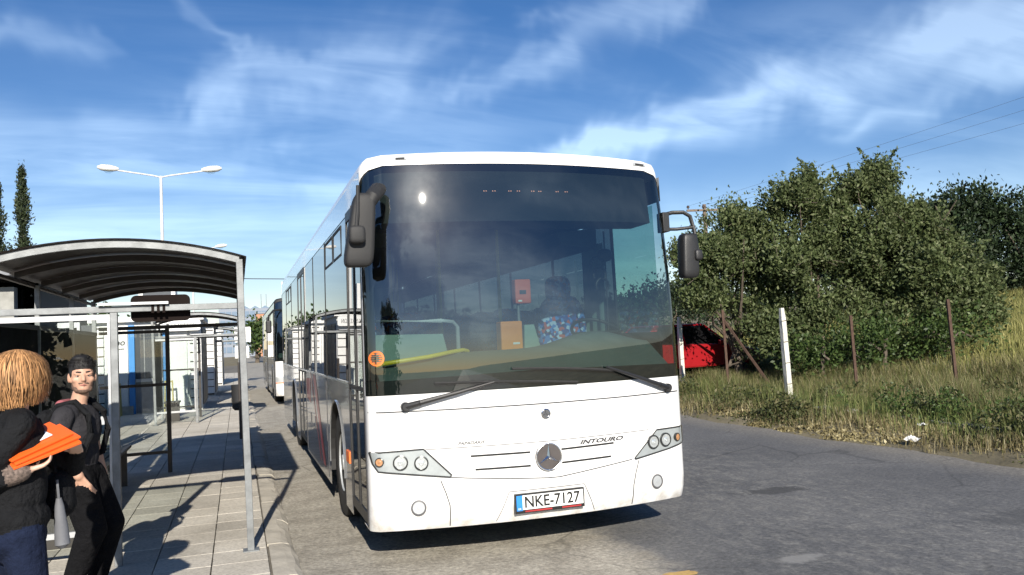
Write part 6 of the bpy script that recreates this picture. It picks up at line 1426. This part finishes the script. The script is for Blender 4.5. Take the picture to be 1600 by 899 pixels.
for s in (-1, 1):
    m_ = MB(); m_.lathe(Hd(0.032*s, 0.066, 0.002), hf, [(0.015, 0.0), (0.010, 0.012), (0.002, 0.014)], 10); m_.build('eye', 'eye_white', wom, True)
    m_ = MB(); m_.tube([Hd(0.014*s, 0.090, 0.026), Hd(0.034*s, 0.083, 0.031), Hd(0.054*s, 0.066, 0.024)], [0.004, 0.005, 0.003], 6); m_.build('eyebrow', 'hair_blonde', wom, True)
m_ = MB(); m_.tube([Hd(0.02, 0.076, -0.057), Hd(0, 0.088, -0.055), Hd(-0.02, 0.076, -0.057)], [0.003, 0.007, 0.003], 8); m_.build('lips', 'lips', wom, True)
# bob: cap of overlapping locks falling from the crown
hair = blob('hair', [(Hd(0, -0.03, 0.03), (0.092, 0.098, 0.092), HT), (Hd(0, -0.045, -0.03), (0.098, 0.080, 0.10), HT), (Hd(0.072, -0.005, -0.035), (0.030, 0.060, 0.085), HT), (Hd(-0.072, -0.005, -0.035), (0.030, 0.060, 0.085), HT)], 'hair_under', wom, 0.008, 3)
g = np.random.default_rng(91); lk = MB()
for k in range(2600):
    a = g.uniform(math.radians(33), math.radians(327))          # round the head, the face left free
    top = g.uniform(0.0, 1.0)
    lat0 = math.pi/2-g.uniform(0.05, 0.9); end = g.uniform(-0.145, -0.075)-0.015*math.cos(a-math.pi)
    L_, Rr = [], []
    wv = g.uniform(-0.5, 0.5); wd = g.uniform(0.0010, 0.0028); bulge = g.uniform(-0.006, 0.012) if g.uniform() < 0.85 else g.uniform(0.012, 0.026)
    for i in range(8):
        t = i/7
        if t < 0.45: la = lat0*(1-t/0.45); r_h, zz_ = math.cos(la), math.sin(la)*0.108+0.012
        else: r_h = 1.0+0.10*math.sin((t-0.45)/0.55*math.pi)-0.10*((t-0.45)/0.55)**2; zz_ = 0.012+(end-0.012)*(t-0.45)/0.55
        aa = a+wv*0.34*t*t+0.045*math.sin(7*t+k); rx, ry = (0.108+bulge)*r_h, (0.114+bulge)*r_h
        p = Hd(rx*math.sin(aa), -0.028+ry*math.cos(aa), zz_+0.012); tg = hs*math.cos(aa)-hf*math.sin(aa); w_ = wd*(1-0.6*t**3)
        L_.append(p-tg*w_); Rr.append(p+tg*w_)
    lk.grid([L_, Rr])
tag(lk.build('locks', 'hair_blonde', hair, True), kind='stuff')
# things she carries
u1 = Vector((0.27, 0.15, 0.095)).normalized(); v1 = Vector((-0.10, 0.20, 0.075)); v1 = (v1-u1*v1.dot(u1)).normalized(); n1 = u1.cross(v1).normalized()
base = Vector((-0.945, 4.20, 1.15))
def sheet_box(name, o, lu, lv, th, mat, lab, cat, grp=None, du=0, dv=0, dn=0, rot=0.0, parent=None):
    a = u1*math.cos(rot)+v1*math.sin(rot); b = v1*math.cos(rot)-u1*math.sin(rot); p = o+u1*du+v1*dv+n1*dn
    m_ = MB(); m_.hexa([p, p+a*lu, p+a*lu+b*lv, p+b*lv, p+n1*th, p+a*lu+n1*th, p+a*lu+b*lv+n1*th, p+b*lv+n1*th]); ob = m_.build(name, mat, bevel=0.002); return tag(ob, lab, cat, grp)
sheet_box('folder', base, 0.29, 0.20, 0.012, 'folder_orange', 'lowest orange folder carried by the blonde person', 'folder', 'orange folders', 0.0, 0.0, 0.0, -0.05)
sheet_box('folder', base, 0.29, 0.20, 0.010, 'folder_orange', 'middle orange folder carried by the blonde person', 'folder', 'orange folders', 0.012, 0.0, 0.016, 0.04)
sheet_box('folder', base, 0.28, 0.20, 0.010, 'folder_orange', 'top orange folder under the white papers', 'folder', 'orange folders', 0.004, 0.015, 0.030, 0.10)
sheet_box('paper_stack', base, 0.21, 0.19, 0.006, 'paper', 'white papers lying on the orange folders', 'papers', None, 0.005, 0.06, 0.043, 0.14)
bag = blob('handbag', [(Vector((-0.84, 4.60, 0.98)), (0.070, 0.12, 0.12), I3), (Vector((-0.845, 4.61, 0.92)), (0.078, 0.13, 0.07), I3)], 'cloth_black', None, 0.012, 3); tag(bag, 'black handbag hanging between the two people', 'bag')
m_ = MB(); m_.tube([(-0.845, 4.55, 1.06), (-0.87, 4.54, 1.22), (-0.91, 4.53, 1.34), (-0.94, 4.60, 1.20), (-0.86, 4.68, 1.05)], 0.010, 8); m_.build('strap', 'cloth_black', bag, True)
umb = thing('umbrella', 'folded grey umbrella hanging from the black handbag', 'umbrella', (-0.815, 4.45, 0.74))
MB().lathe((0.012, 0, 0.0), (-0.06, 0, 1), [(0.010, 0.0), (0.034, 0.02), (0.030, 0.10), (0.020, 0.20), (0.012, 0.235)], 12).build('canopy', 'umbrella_grey', umb, True)
MB().tube([(-0.002, 0, 0.235), (-0.008, 0, 0.32)], 0.006, 6).build('wrist_strap', 'umbrella_grey', umb, True)
